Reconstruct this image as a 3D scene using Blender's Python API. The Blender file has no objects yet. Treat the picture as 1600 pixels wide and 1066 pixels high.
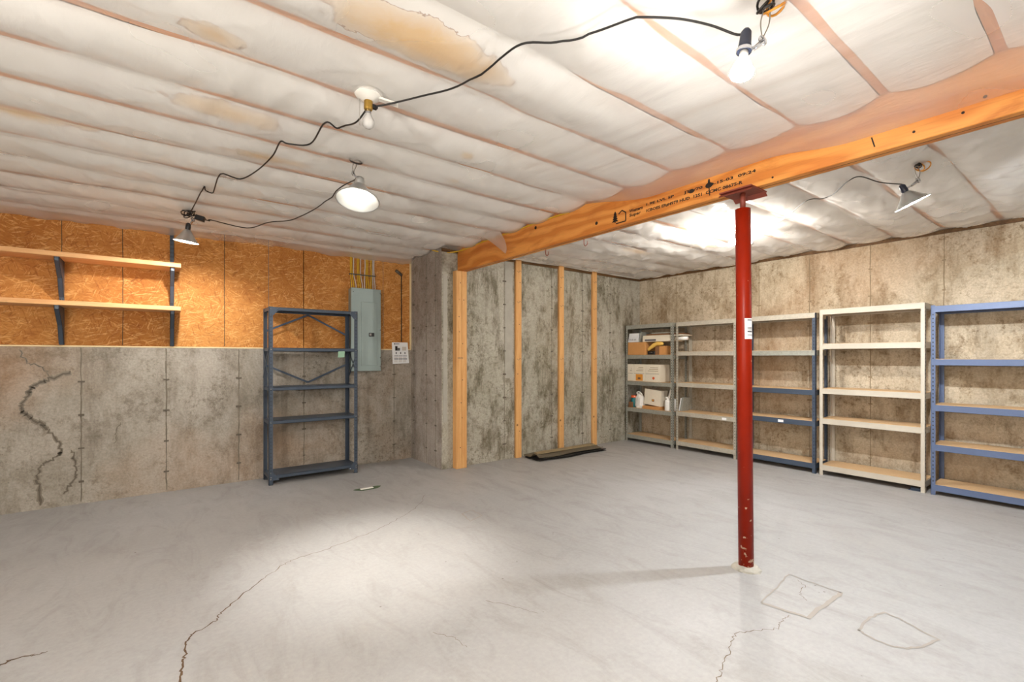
import bpy, bmesh, math, random
import numpy as np
from mathutils import Vector, Matrix

random.seed(7)
SC = bpy.context.scene
COL = SC.collection
PI = math.pi

# ------------------------------------------------------------------ camera, world, exposure
YAW, FOC, HORIZON, EYE = 0.6473, 730.55, 558.32, 1.32
cam_data = bpy.data.cameras.new('camera')
cam_data.sensor_fit = 'HORIZONTAL'
cam_data.sensor_width = 36.0
cam_data.lens = 36.0 * FOC / 1600.0
cam_data.shift_y = (HORIZON - 533.0) / 1600.0
cam_data.clip_start = 0.02
cam = bpy.data.objects.new('camera', cam_data)
cam.location = (0, 0, EYE)
cam.rotation_euler = (PI / 2, 0, -YAW)
COL.objects.link(cam)
SC.camera = cam

world = bpy.data.worlds.new('world')
SC.world = world
world.use_nodes = True
world.node_tree.nodes['Background'].inputs[0].default_value = (1.0, 0.95, 0.9, 1)
world.node_tree.nodes['Background'].inputs[1].default_value = 0.02

SC.view_settings.view_transform = 'Standard'
SC.view_settings.look = 'None'
SC.view_settings.gamma = 1.0
SC.view_settings.use_curve_mapping = False
SC.view_settings.exposure = 2.62
SC.cycles.max_bounces = 7
SC.cycles.diffuse_bounces = 4
SC.cycles.transparent_max_bounces = 6
SC.cycles.use_adaptive_sampling = True
SC.cycles.adaptive_threshold = 0.04
SC.cycles.sample_clamp_indirect = 4.0

# bulb emission strengths (each bulb is a glowing mesh inside its own lamp)
WARM = (1.0, 0.96, 0.90)
NEUTRAL = (1.0, 0.975, 0.94)
COOL = (0.88, 0.94, 1.0)
POWER = dict(flood=520.0, shoulder=12.0, reflector=4.0, corner=440.0, cool=1250.0, bare=380.0, rear=560.0, pool=46.0)  # rear drives the added fill lamps

# ------------------------------------------------------------------ helpers
def lin(c):
    return tuple(((v / 255.0) / 12.92 if v / 255.0 <= 0.04045 else ((v / 255.0 + 0.055) / 1.055) ** 2.4) for v in c)

class MB:
    """collects shapes into one mesh"""
    def __init__(s):
        s.v, s.f, s.sm = [], [], []
    def add(s, verts, faces, smooth=False):
        o = len(s.v)
        s.v += [tuple(p) for p in verts]
        s.f += [tuple(i + o for i in f) for f in faces]
        s.sm += [smooth] * len(faces)
        return s
    def box(s, a, b):
        x0, y0, z0 = a; x1, y1, z1 = b
        v = [(x0,y0,z0),(x1,y0,z0),(x1,y1,z0),(x0,y1,z0),(x0,y0,z1),(x1,y0,z1),(x1,y1,z1),(x0,y1,z1)]
        return s.add(v, [(0,3,2,1),(4,5,6,7),(0,1,5,4),(1,2,6,5),(2,3,7,6),(3,0,4,7)])
    def bbox(s, a, b, r=0.004):
        """box with chamfered edges"""
        a, b = Vector(a), Vector(b)
        r = min(r, *(0.45 * (b[i] - a[i]) for i in range(3)))
        bm = bmesh.new()
        bmesh.ops.create_cube(bm, size=1.0)
        for v in bm.verts:
            v.co = Vector([(a[i] + b[i]) / 2 + v.co[i] * (b[i] - a[i]) for i in range(3)])
        bmesh.ops.bevel(bm, geom=list(bm.edges), offset=r, segments=1, affect='EDGES')
        bm.verts.index_update()
        s.add([v.co[:] for v in bm.verts], [[v.index for v in f.verts] for f in bm.faces])
        bm.free()
        return s
    def obox(s, c, dx, dy, dz):
        """oriented box: centre and three half vectors"""
        c, dx, dy, dz = map(Vector, (c, dx, dy, dz))
        v = [c + i * dx + j * dy + k * dz for k in (-1, 1) for i, j in ((-1,-1),(1,-1),(1,1),(-1,1))]
        return s.add(v, [(0,3,2,1),(4,5,6,7),(0,1,5,4),(1,2,6,5),(2,3,7,6),(3,0,4,7)])
    def bar(s, p, q, w, t, up=(0, 0, 1)):
        """flat bar from p to q, width w (across), thickness t (along up)"""
        p, q, up = Vector(p), Vector(q), Vector(up)
        d = (q - p); L = d.length; d.normalize()
        side = d.cross(up).normalized(); n = side.cross(d).normalized()
        return s.obox((p + q) / 2, d * L / 2, side * w / 2, n * t / 2)
    def tube(s, pts, r, n=8, closed=False, caps=True):
        pts = [Vector(p) for p in pts]
        rs = r if isinstance(r, (list, tuple)) else [r] * len(pts)
        m = len(pts); verts = []; ref = None
        for i, p in enumerate(pts):
            a = pts[(i - 1) % m] if (closed or i) else p
            b = pts[(i + 1) % m] if (closed or i < m - 1) else p
            d = (b - a).normalized() if (b - a).length > 1e-9 else Vector((0, 0, 1))
            if ref is None:
                ref = d.orthogonal().normalized()
            ref = (ref - d * ref.dot(d))
            ref = ref.normalized() if ref.length > 1e-6 else d.orthogonal().normalized()
            o = d.cross(ref)
            verts += [p + (ref * math.cos(2*PI*k/n) + o * math.sin(2*PI*k/n)) * rs[i] for k in range(n)]
        faces = []
        for i in range(m if closed else m - 1):
            j = (i + 1) % m
            faces += [(i*n+k, i*n+(k+1)%n, j*n+(k+1)%n, j*n+k) for k in range(n)]
        if not closed and caps:
            faces += [tuple(reversed(range(n))), tuple(range((m-1)*n, m*n))]
        return s.add(verts, faces, True)
    def lathe(s, prof, c, axis=(0, 0, 1), n=24, smooth=True):
        """profile of (radius, height along axis)"""
        c, ax = Vector(c), Vector(axis).normalized()
        u = ax.orthogonal().normalized(); w = ax.cross(u)
        verts = []
        for r, hgt in prof:
            verts += [c + ax * hgt + (u * math.cos(2*PI*k/n) + w * math.sin(2*PI*k/n)) * max(r, 1e-5) for k in range(n)]
        faces = []
        for i in range(len(prof) - 1):
            faces += [(i*n+k, i*n+(k+1)%n, (i+1)*n+(k+1)%n, (i+1)*n+k) for k in range(n)]
        return s.add(verts, faces, smooth)
    def ribbon(s, pts, widths, nrm, lift=0.0):
        """flat strip along a polyline lying in the plane with normal nrm"""
        pts = [Vector(p) for p in pts]; nrm = Vector(nrm).normalized(); verts = []
        ws = widths if isinstance(widths, (list, tuple)) else [widths] * len(pts)
        for i, p in enumerate(pts):
            d = (pts[min(i+1, len(pts)-1)] - pts[max(i-1, 0)]).normalized()
            sd = nrm.cross(d)
            verts += [p + sd * ws[i] / 2 + nrm * lift, p - sd * ws[i] / 2 + nrm * lift]
        return s.add(verts, [(2*i, 2*i+1, 2*i+3, 2*i+2) for i in range(len(pts)-1)])
    def prism(s, poly, ext):
        """polygon (3-D points) extruded by vector ext"""
        n = len(poly); e = Vector(ext)
        v = [Vector(p) for p in poly] + [Vector(p) + e for p in poly]
        return s.add(v, [tuple(range(n-1, -1, -1)), tuple(range(n, 2*n))] + [(i, (i+1) % n, n+(i+1) % n, n+i) for i in range(n)])
    def build(s, name, mat, parent=None, org=None):
        me = bpy.data.meshes.new(name)
        me.from_pydata(s.v, [], s.f)
        me.polygons.foreach_set('use_smooth', s.sm)
        bm = bmesh.new(); bm.from_mesh(me)
        bmesh.ops.recalc_face_normals(bm, faces=bm.faces)
        bm.to_mesh(me); bm.free()
        me.materials.append(mat)
        o = bpy.data.objects.new(name, me)
        COL.objects.link(o)
        if parent is not None:
            o.parent = parent
            L = wloc(parent)
            if L.length > 0:
                me.transform(Matrix.Translation(-L))
        elif org is not None:
            me.transform(Matrix.Translation(-Vector(org)))
            o.location = org
        return o

def wloc(o):
    L = Vector((0, 0, 0))
    while o is not None:
        L += o.location; o = o.parent
    return L

def tag(o, label, cat, group=None):
    o['label'] = label; o['category'] = cat
    if group: o['group'] = group
    return o

def thing(name, label, cat, loc=(0, 0, 0), group=None):
    o = bpy.data.objects.new(name, None)
    o.empty_display_size = 0.1
    COL.objects.link(o); o.location = loc
    return tag(o, label, cat, group)

def struct(o, label=None):
    o['kind'] = 'structure'
    if label: o['label'] = label
    return o

def smooth_path(pts, k=6):
    """Catmull-Rom through points"""
    P = [Vector(p) for p in pts]; out = []
    for i in range(len(P) - 1):
        a, b, c, d = P[max(i-1, 0)], P[i], P[i+1], P[min(i+2, len(P)-1)]
        for j in range(k):
            t = j / k
            out.append(0.5 * ((2*b) + (c-a)*t + (2*a-5*b+4*c-d)*t*t + (3*b-a-3*c+d)*t**3))
    return out + [P[-1]]

# ------------------------------------------------------------------ node materials
class NM:
    def __init__(s, name):
        s.m = bpy.data.materials.new(name); s.m.use_nodes = True
        s.t = s.m.node_tree; s.n = s.t.nodes; s.l = s.t.links
        s.b = s.n['Principled BSDF']; s.out = s.n['Material Output']
    def N(s, typ, **kw):
        nd = s.n.new(typ)
        for k, v in kw.items(): setattr(nd, k, v)
        return nd
    def L(s, a, b): s.l.new(a, b)
    def coord(s, scale=(1, 1, 1), rot=(0, 0, 0), loc=(0, 0, 0), src='Object'):
        tc = s.N('ShaderNodeTexCoord'); mp = s.N('ShaderNodeMapping')
        mp.inputs['Scale'].default_value = scale; mp.inputs['Rotation'].default_value = rot; mp.inputs['Location'].default_value = loc
        s.L(tc.outputs[src], mp.inputs['Vector']); return mp.outputs['Vector']
    def noise(s, vec, scale, detail=6, rough=0.6, dist=0.0):
        nd = s.N('ShaderNodeTexNoise'); nd.inputs['Scale'].default_value = scale
        nd.inputs['Detail'].default_value = detail; nd.inputs['Roughness'].default_value = rough; nd.inputs['Distortion'].default_value = dist
        s.L(vec, nd.inputs['Vector']); return nd.outputs['Fac']
    def voro(s, vec, scale, out='Distance', feature='F1'):
        nd = s.N('ShaderNodeTexVoronoi', feature=feature); nd.inputs['Scale'].default_value = scale
        s.L(vec, nd.inputs['Vector']); return nd.outputs[out]
    def ramp(s, fac, stops):
        nd = s.N('ShaderNodeValToRGB'); cr = nd.color_ramp
        while len(cr.elements) < len(stops): cr.elements.new(0.5)
        for e, (p, c) in zip(cr.elements, stops):
            e.position = p; e.color = (c, c, c, 1) if isinstance(c, (int, float)) else (*c, 1)
        s.L(fac, nd.inputs['Fac']); return nd.outputs['Color']
    def mix(s, fac, a, b, mode='MIX'):
        nd = s.N('ShaderNodeMix', data_type='RGBA', blend_type=mode)
        if isinstance(fac, (int, float)): nd.inputs[0].default_value = fac
        else: s.L(fac, nd.inputs[0])
        for i, x in ((6, a), (7, b)):
            if isinstance(x, tuple): nd.inputs[i].default_value = (*x[:3], 1)
            else: s.L(x, nd.inputs[i])
        return nd.outputs[2]
    def bump(s, h, strength=0.3, dist=0.01):
        nd = s.N('ShaderNodeBump'); nd.inputs['Strength'].default_value = strength; nd.inputs['Distance'].default_value = dist
        s.L(h, nd.inputs['Height']); s.L(nd.outputs['Normal'], s.b.inputs['Normal']); return nd
    def set(s, color=None, rough=0.6, metal=0.0, spec=0.5):
        if color is not None:
            if isinstance(color, tuple): s.b.inputs['Base Color'].default_value = (*color[:3], 1)
            else: s.L(color, s.b.inputs['Base Color'])
        s.b.inputs['Roughness'].default_value = rough; s.b.inputs['Metallic'].default_value = metal
        s.b.inputs['Specular IOR Level'].default_value = spec
        return s.m

def plain(name, rgb, rough=0.6, metal=0.0, var=0.12, scale=25.0, spec=0.5):
    m = NM(name); c = lin(rgb); v = m.coord()
    f = m.noise(v, scale, 5, 0.6)
    m.set(m.mix(f, tuple(x * (1 - var) for x in c), tuple(min(1, x * (1 + var)) for x in c)), rough, metal, spec)
    return m.m

def glow(name, rgb, strength):
    m = NM(name)
    m.set(rgb, 0.4)
    m.b.inputs['Emission Color'].default_value = (*rgb, 1)
    m.b.inputs['Emission Strength'].default_value = strength
    return m.m

def concrete(name, light, dark, stain, seed=0.0, blot=(0.42, 0.62), streak=0.5, pit=0.6, rust=0.15):
    m = NM(name); L, Dk, S = lin(light), lin(dark), lin(stain)
    v = m.coord(loc=(seed, seed * 1.7, seed * 0.6))
    big = m.noise(v, 0.9, 5, 0.68, 0.4)
    c = m.mix(m.ramp(big, [(0.32, 0), (0.66, 1)]), Dk, L)
    vs = m.coord((3.0, 3.0, 0.9), loc=(seed, 0, seed))
    st = m.noise(vs, 1.5, 7, 0.76)
    c = m.mix(m.ramp(st, [(blot[0] + .06, 0), (blot[1] + .04, streak)]), c, S)
    mot = m.noise(v, 5.0, 6, 0.80)
    c = m.mix(m.ramp(mot, [(0.52, 0), (0.66, 0.6)]), c, S)
    spk = m.noise(v, 22, 4, 0.8)
    spm = m.noise(m.coord(loc=(seed, 7, 2)), 1.3, 5, 0.65)
    c = m.mix(m.mix(1.0, m.ramp(spk, [(0.52, 0), (0.62, 0.7)]), m.ramp(spm, [(0.42, 0.1), (0.6, 1)]), 'MULTIPLY'), c, S)
    pale = m.noise(m.coord((2, 2, 1.2), loc=(seed + 9, 1, 4)), 1.7, 5, 0.7, 0.6)
    c = m.mix(m.ramp(pale, [(0.50, 0), (0.62, 0.55)]), c, L)
    warm = m.noise(m.coord(loc=(seed + 5, 2, 3)), 0.7, 4, 0.5)
    c = m.mix(m.ramp(warm, [(0.5, 0), (0.7, rust)]), c, lin((170, 125, 85)))
    fine = m.noise(v, 55, 3, 0.7)
    c = m.mix(0.35, c, m.ramp(fine, [(0.3, 0.25), (0.7, 0.75)]), 'OVERLAY')
    p = m.voro(v, 26)
    pm = m.noise(v, 3.1, 4, 0.6)
    pits = m.mix(1.0, m.ramp(p, [(0.06, 1), (0.13, 0)]), m.ramp(pm, [(0.48, 0), (0.6, pit)]), 'MULTIPLY')
    c = m.mix(pits, c, tuple(x * 0.3 for x in Dk))
    m.set(c, 0.85, spec=0.25)
    m.bump(fine, 0.3, 0.004)
    return m.m

def lumber(name, light, dark, axis='Z', scale=1.0, knots=True):
    """grain runs along the given axis"""
    m = NM(name); sc = {'X': (0.06, 1, 1), 'Y': (1, 0.06, 1), 'Z': (1, 1, 0.06)}[axis]
    v = m.coord(tuple(x * 14 * scale for x in sc))
    g = m.noise(v, 2.2, 6, 0.6, 0.8)
    c = m.mix(m.ramp(g, [(0.3, 0), (0.72, 1)]), lin(light), lin(dark))
    fine = m.noise(m.coord(tuple(x * 60 for x in sc)), 3, 4, 0.6)
    c = m.mix(m.ramp(fine, [(0.45, 0), (0.75, 0.35)]), c, tuple(x * 0.7 for x in lin(dark)))
    if knots:
        k = m.voro(m.coord((1.0, 1.0, 1.0), loc=(3.1, 1.7, 0.4)), 5.5)
        c = m.mix(m.ramp(k, [(0.04, 0.85), (0.10, 0)]), c, lin((92, 52, 24)))
    m.set(c, 0.65, spec=0.3); m.bump(fine, 0.15, 0.002)
    return m.m

def make_osb():
    m = NM('oriented_strand_board')
    def strands(ang, loc, fx=11.0, fz=88.0, det=2.0):
        r = m.coord(rot=(0, ang, 0), loc=loc)
        mp = m.N('ShaderNodeMapping'); mp.inputs['Scale'].default_value = (fx, 1.0, fz); m.L(r, mp.inputs['Vector'])
        return m.noise(mp.outputs['Vector'], 1.0, det, 0.55, 0.5)
    big = m.noise(m.coord(), 1.3, 4, 0.55)
    c = m.mix(m.ramp(big, [(0.35, 0), (0.68, 1)]), lin((202, 140, 74)), lin((176, 113, 52)))
    mid = m.noise(m.coord((1, 1, 1.6)), 16, 4, 0.6, 0.8)
    c = m.mix(m.ramp(mid, [(0.45, 0), (0.7, 0.6)]), c, lin((160, 96, 42)))
    hgt = mid
    for k, (ang, tone, lo) in enumerate(((0.25, (236, 186, 120), .60), (-0.55, (226, 170, 100), .60), (1.2, (232, 180, 112), .63), (-1.3, (146, 82, 34), .62), (0.75, (128, 72, 30), .64), (-0.1, (150, 88, 38), .63))):
        st = strands(ang, (k * 3.7, 0, k * 1.9))
        msk = m.noise(m.coord(loc=(k * 5.1, 0, k * 2.3)), 6.5, 3, 0.6)
        fac = m.mix(1.0, m.ramp(st, [(lo - .04, 0), (lo + .05, 0.6)]), m.ramp(msk, [(0.42, 0), (0.52, 1)]), 'MULTIPLY')
        c = m.mix(fac, c, lin(tone))
    m.set(c, 0.75, spec=0.25); m.bump(hgt, 0.25, 0.003)
    return m.m

def make_beam_wood():
    m = NM('laminated_veneer_lumber')
    v = m.coord((1, 0.28, 1.0))
    w = m.N('ShaderNodeTexWave', wave_type='BANDS', bands_direction='Z')
    w.inputs['Scale'].default_value = 2.6; w.inputs['Distortion'].default_value = 16.0; w.inputs['Detail'].default_value = 3.0
    w.inputs['Detail Scale'].default_value = 0.9; w.inputs['Detail Roughness'].default_value = 0.55
    m.L(v, w.inputs['Vector'])
    c = m.mix(m.ramp(w.outputs['Fac'], [(0.15, 0), (0.55, 0.7), (0.95, 1)]), lin((202, 122, 50)), lin((224, 150, 72)))
    n = m.noise(m.coord((1, 0.35, 1)), 4.5, 6, 0.6, 1.2)
    c = m.mix(m.ramp(n, [(0.52, 0), (0.66, 0.6)]), c, lin((176, 94, 32)))
    f = m.noise(m.coord((60, 3, 60)), 2, 4, 0.6)
    c = m.mix(m.ramp(f, [(0.5, 0), (0.8, 0.3)]), c, lin((120, 66, 24)))
    m.set(c, 0.5, spec=0.4); m.bump(f, 0.1, 0.002)
    return m.m

def make_film():
    m = NM('clear_poly_film'); n = m.n
    v = m.coord()
    wr = m.noise(m.coord((3.2, 1.1, 1)), 5.0, 3, 0.6, 1.2)
    bp = m.N('ShaderNodeBump'); bp.inputs['Strength'].default_value = 0.6; bp.inputs['Distance'].default_value = 0.012
    wr3 = m.noise(m.coord((9.0, 2.2, 1), loc=(2, 6, 0)), 2.5, 3, 0.6)
    m.L(m.mix(0.5, wr, wr3), bp.inputs['Height'])
    df = m.N('ShaderNodeBsdfDiffuse'); df.inputs['Color'].default_value = (0.94, 0.925, 0.91, 1)
    tl = m.N('ShaderNodeBsdfTranslucent'); tl.inputs['Color'].default_value = (0.94, 0.925, 0.91, 1)
    gl = m.N('ShaderNodeBsdfGlossy'); gl.inputs['Roughness'].default_value = 0.2
    tr = m.N('ShaderNodeBsdfTransparent'); tr.inputs['Color'].default_value = (0.99, 0.985, 0.98, 1)
    for x in (df, tl, gl): m.L(bp.outputs['Normal'], x.inputs['Normal'])
    a = m.N('ShaderNodeMixShader'); a.inputs[0].default_value = 0.35
    m.L(df.outputs[0], a.inputs[1]); m.L(tl.outputs[0], a.inputs[2])
    b = m.N('ShaderNodeMixShader')
    m.L(m.ramp(m.noise(v, 2.2, 1, 0.5), [(0.3, 0.26), (0.7, 0.42)]), b.inputs[0])
    m.L(tr.outputs[0], b.inputs[1]); m.L(a.outputs[0], b.inputs[2])
    lw = m.N('ShaderNodeLayerWeight'); lw.inputs['Blend'].default_value = 0.12; m.L(bp.outputs['Normal'], lw.inputs['Normal'])
    c = m.N('ShaderNodeMixShader'); m.L(m.ramp(lw.outputs['Facing'], [(0.0, 0.05), (1.0, 0.20)]), c.inputs[0])
    m.L(b.outputs[0], c.inputs[1]); m.L(gl.outputs[0], c.inputs[2])
    m.L(c.outputs[0], m.out.inputs['Surface'])
    return m.m

def make_batt():
    m = NM('white_fibreglass_batt')
    v = m.coord()
    at = m.N('ShaderNodeAttribute', attribute_name='stain')
    nz = m.noise(v, 9, 4, 0.65, 0.4)
    ad = m.N('ShaderNodeMath', operation='ADD'); m.L(at.outputs['Fac'], ad.inputs[0])
    sb = m.N('ShaderNodeMath', operation='MULTIPLY_ADD'); m.L(nz, sb.inputs[0]); sb.inputs[1].default_value = 0.7; sb.inputs[2].default_value = -0.35
    m.L(sb.outputs[0], ad.inputs[1])
    c = m.mix(m.noise(v, 3.5, 2, 0.6), lin((240, 236, 229)), lin((253, 251, 247)))
    body = m.ramp(ad.outputs[0], [(0.34, 0), (0.37, 0.30), (0.85, 0.9)])
    c = m.mix(body, c, lin((238, 192, 112)))
    ring = m.ramp(ad.outputs[0], [(0.335, 0), (0.36, 0.75), (0.385, 0)])
    c = m.mix(ring, c, lin((140, 78, 20)))
    m.set(c, 0.9, spec=0.1); return m.m

def make_floor():
    m = NM('troweled_slab'); v = m.coord()
    L, Dk, W = lin((166, 165, 164)), lin((149, 147, 144)), lin((167, 161, 154))
    big = m.noise(v, 0.55, 7, 0.6, 0.5)
    c = m.mix(m.ramp(big, [(0.3, 0), (0.7, 1)]), Dk, L)
    wm = m.noise(m.coord(loc=(3, 7, 0)), 0.4, 4, 0.5)
    c = m.mix(m.ramp(wm, [(0.45, 0), (0.7, 0.5)]), c, W)
    sw = m.noise(m.coord((2.2, 0.8, 1), rot=(0, 0, 0.4)), 2.2, 6, 0.7, 1.2)
    c = m.mix(m.ramp(sw, [(0.5, 0), (0.75, 0.35)]), c, lin((124, 117, 108)))
    fine = m.noise(v, 40, 3, 0.7)
    c = m.mix(0.10, c, m.ramp(fine, [(0.3, 0.2), (0.7, 0.8)]), 'OVERLAY')
    sp = m.voro(v, 7.0); pm = m.noise(v, 2.3, 3, 0.5)
    specks = m.mix(1.0, m.ramp(sp, [(0.028, 1), (0.05, 0)]), m.ramp(pm, [(0.5, 0), (0.58, 0.7)]), 'MULTIPLY')
    c = m.mix(specks, c, lin((84, 72, 60)))
    m.set(c, 0.55, spec=0.35)
    m.L(m.ramp(sw, [(0.3, 0.42), (0.7, 0.7)]), m.b.inputs['Roughness'])
    m.bump(fine, 0.05, 0.003)
    return m.m

def make_red_paint():
    m = NM('worn_red_oxide_paint'); v = m.coord()
    c = m.mix(m.noise(v, 6, 5, 0.6), lin((122, 23, 4)), lin((146, 34, 8)))
    tc = m.N('ShaderNodeTexCoord'); sx = m.N('ShaderNodeSeparateXYZ'); m.L(tc.outputs['Object'], sx.inputs[0])
    low = m.ramp(sx.outputs['Z'], [(0.0, 0.20), (0.10, 0.09), (0.6, 0.0)])
    n = m.noise(v, 30, 4, 0.6)
    sub = m.N('ShaderNodeMath', operation='ADD'); m.L(n, sub.inputs[0]); m.L(low, sub.inputs[1])
    c = m.mix(m.ramp(sub.outputs[0], [(0.70, 0), (0.74, 0.8)]), c, lin((214, 186, 160)))
    m.set(c, 0.38, spec=0.16)
    return m.m

def make_galv(name, base, var=(0.75, 1.15), metal=0.75, rough=0.42):
    m = NM(name); c = lin(base); v = m.coord()
    sp = m.N('ShaderNodeSeparateColor'); m.L(m.voro(v, 60, 'Color'), sp.inputs[0])
    col = m.mix(sp.outputs[0], tuple(x * var[0] for x in c), tuple(min(1, x * var[1]) for x in c))
    m.set(col, rough, metal); return m.m

def make_particle():
    m = NM('particle_board'); v = m.coord()
    c = m.mix(m.noise(v, 90, 4, 0.7), lin((180, 145, 104)), lin((216, 184, 142)))
    m.set(c, 0.7, spec=0.3); return m.m

M = {}
M['floor'] = make_floor()
M['concrete_left'] = concrete('concrete_left', (170, 162, 151), (138, 130, 117), (98, 88, 74), 1.3, streak=0.55, rust=0.35)
M['concrete_pier'] = concrete('concrete_pier', (176, 166, 156), (145, 133, 123), (110, 98, 86), 4.1, streak=0.45, rust=0.05)
M['concrete_back'] = concrete('concrete_back', (178, 173, 160), (150, 145, 128), (85, 77, 56), 8.2, blot=(0.42, 0.56), streak=0.75, rust=0.08)
M['concrete_right'] = concrete('concrete_right', (200, 187, 165), (166, 149, 123), (104, 81, 50), 12.5, streak=0.6, rust=0.35)
M['concrete_plain'] = concrete('concrete_plain', (176, 168, 152), (140, 132, 118), (110, 100, 84), 20.0)
M['seam'] = plain('form_seam_concrete', (118, 109, 95), 0.9, var=0.3, scale=14)
M['seam_tan'] = plain('form_seam_tan', (140, 122, 96), 0.9, var=0.3, scale=14)
M['patch'] = plain('pale_grout', (166, 162, 151), 0.85, var=0.2, scale=9)
M['damp'] = plain('damp_crack_stain', (96, 87, 75), 0.85, var=0.3, scale=20)
M['damp_faint'] = plain('damp_halo_stain', (124, 115, 102), 0.85, var=0.2, scale=20)
M['crack'] = plain('crack_dark', (92, 70, 48), 0.95, var=0.4, scale=30)
M['hairline'] = plain('crack_hairline', (112, 98, 80), 0.95, var=0.3, scale=30)
M['osb'] = make_osb()
M['beam'] = make_beam_wood()
M['stud'] = lumber('pine_stud', (226, 178, 118), (206, 148, 88), 'Z')
M['shelf_wood'] = lumber('pine_shelf', (238, 190, 138), (216, 158, 102), 'X')
M['joist'] = lumber('joist_wood', (236, 172, 122), (216, 146, 98), 'X', knots=False)
M['sill'] = lumber('sill_wood', (120, 88, 54), (78, 54, 30), 'X', knots=False)
M['film'] = make_film()
M['batt'] = make_batt()
M['red'] = make_red_paint()
M['blue_steel'] = plain('slate_blue_steel', (66, 77, 91), 0.42, 0.2, 0.1, 40)
M['blue_bright'] = plain('blue_steel', (88, 102, 132), 0.45, 0.1, 0.08, 40)
M['blue_grey'] = plain('dark_blue_grey_steel', (66, 78, 95), 0.45, 0.2, 0.12, 40)
M['galv_green'] = make_galv('galvanized_dull', (156, 156, 146), (.88, 1.08), metal=0.15)
M['galv'] = make_galv('galvanized_bright', (180, 173, 158), (.9, 1.06), metal=0.1)
M['cream_steel'] = plain('cream_painted_steel', (188, 179, 163), 0.5, 0.0, 0.06, 30)
M['particle'] = make_particle()
M['slot'] = plain('slot_dark', (36, 34, 32), 0.8)
M['panel_grey'] = plain('grey_enamel', (148, 163, 160), 0.4, 0.1, 0.04, 12)
M['black'] = plain('black_plastic', (26, 26, 28), 0.45)
M['cord'] = plain('black_cord', (30, 26, 24), 0.5)
M['navy'] = plain('navy_plastic', (38, 44, 62), 0.4)
M['alu'] = plain('spun_aluminium', (206, 208, 208), 0.28, 0.9, 0.05, 10)
M['reflector_in'] = plain('reflector_inside', (236, 236, 230), 0.35, 0.6, 0.03, 10)
M['wire'] = plain('steel_wire', (150, 146, 138), 0.35, 0.9)
M['chrome'] = plain('chrome_clamp', (196, 198, 202), 0.2, 0.95)
M['porcelain'] = plain('white_porcelain', (232, 228, 220), 0.25, 0, 0.03, 10)
M['brass'] = plain('old_brass', (168, 132, 58), 0.4, 0.6)
M['white_plastic'] = plain('white_plastic', (236, 234, 228), 0.4, 0, 0.03, 10)
M['yellow_cable'] = plain('yellow_cable', (216, 172, 40), 0.5)
M['white_cable'] = plain('grey_white_cable', (204, 194, 184), 0.5)
M['orange_cable'] = plain('amber_cable', (214, 142, 44), 0.5)
M['paper'] = plain('white_paper', (236, 236, 236), 0.7, 0, 0.03, 20)
M['ink'] = plain('grey_ink', (96, 94, 98), 0.8)
M['ink_dark'] = plain('black_ink', (38, 26, 18), 0.8, 0, 0.2, 60)
M['cardboard'] = plain('cardboard', (202, 146, 86), 0.8, 0, 0.08, 18)
M['white_box'] = plain('white_carton', (228, 218, 198), 0.7, 0, 0.06, 12)
M['orange_print'] = plain('orange_print', (222, 148, 54), 0.7)
M['teal'] = plain('teal_plastic', (30, 112, 118), 0.4)
M['orange'] = plain('orange_plastic', (214, 92, 44), 0.45)
M['yellow'] = plain('yellow_foam', (240, 196, 98), 0.6, 0, 0.15, 14)
M['brown'] = plain('brown_carton', (130, 92, 60), 0.75)
M['dark_mat'] = plain('dark_rubber_sheet', (98, 88, 70), 0.75, 0, 0.45, 16)
M['dark_mat_edge'] = plain('black_sheet', (36, 32, 28), 0.8, 0, 0.3, 16)
M['mat_strip'] = plain('tan_strip', (142, 124, 92), 0.8, 0, 0.3, 20)
M['green_tag'] = plain('pale_green_card', (142, 178, 152), 0.6, 0, 0.1, 40)
M['green_paint'] = plain('faded_green_paint', (74, 92, 62), 0.8, 0, 0.3, 60)
M['foam'] = plain('cream_sill_foam', (226, 204, 160), 0.8, 0, 0.1, 40)
M['iron'] = plain('rusty_red_iron', (132, 62, 46), 0.55, 0.1, 0.2, 20)

def make_clear_glass():
    m = NM('clear_glass')
    g = m.N('ShaderNodeBsdfGlossy'); g.inputs['Roughness'].default_value = 0.08
    t = m.N('ShaderNodeBsdfTransparent'); t.inputs['Color'].default_value = (0.92, 0.92, 0.92, 1)
    d = m.N('ShaderNodeBsdfDiffuse'); d.inputs['Color'].default_value = (0.85, 0.83, 0.8, 1)
    a = m.N('ShaderNodeMixShader'); a.inputs[0].default_value = 0.6
    m.L(t.outputs[0], a.inputs[1]); m.L(d.outputs[0], a.inputs[2])
    f = m.N('ShaderNodeFresnel'); b = m.N('ShaderNodeMixShader')
    m.L(f.outputs[0], b.inputs[0]); m.L(a.outputs[0], b.inputs[1]); m.L(g.outputs[0], b.inputs[2])
    m.L(b.outputs[0], m.out.inputs['Surface']); return m.m
M['glass'] = make_clear_glass()

# ------------------------------------------------------------------ layout
WY = 5.70          # long left wall (concrete below, strand board above)
BY = 4.872         # concrete wall with studs
RX = 6.32          # right wall behind the racks
JX = 2.649         # return wall / pier face
X0, Y0 = -3.3, -2.7
TOP = 2.86
LEDGE = 1.414
BEAM_X0, BEAM_X1, BEAM_Z0, BEAM_Z1 = 2.86, 2.949, 2.343, 2.645
JOISTS = [1.53 + 0.4 * k for k in range(-10, 11)]
JZ = 2.622

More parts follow.
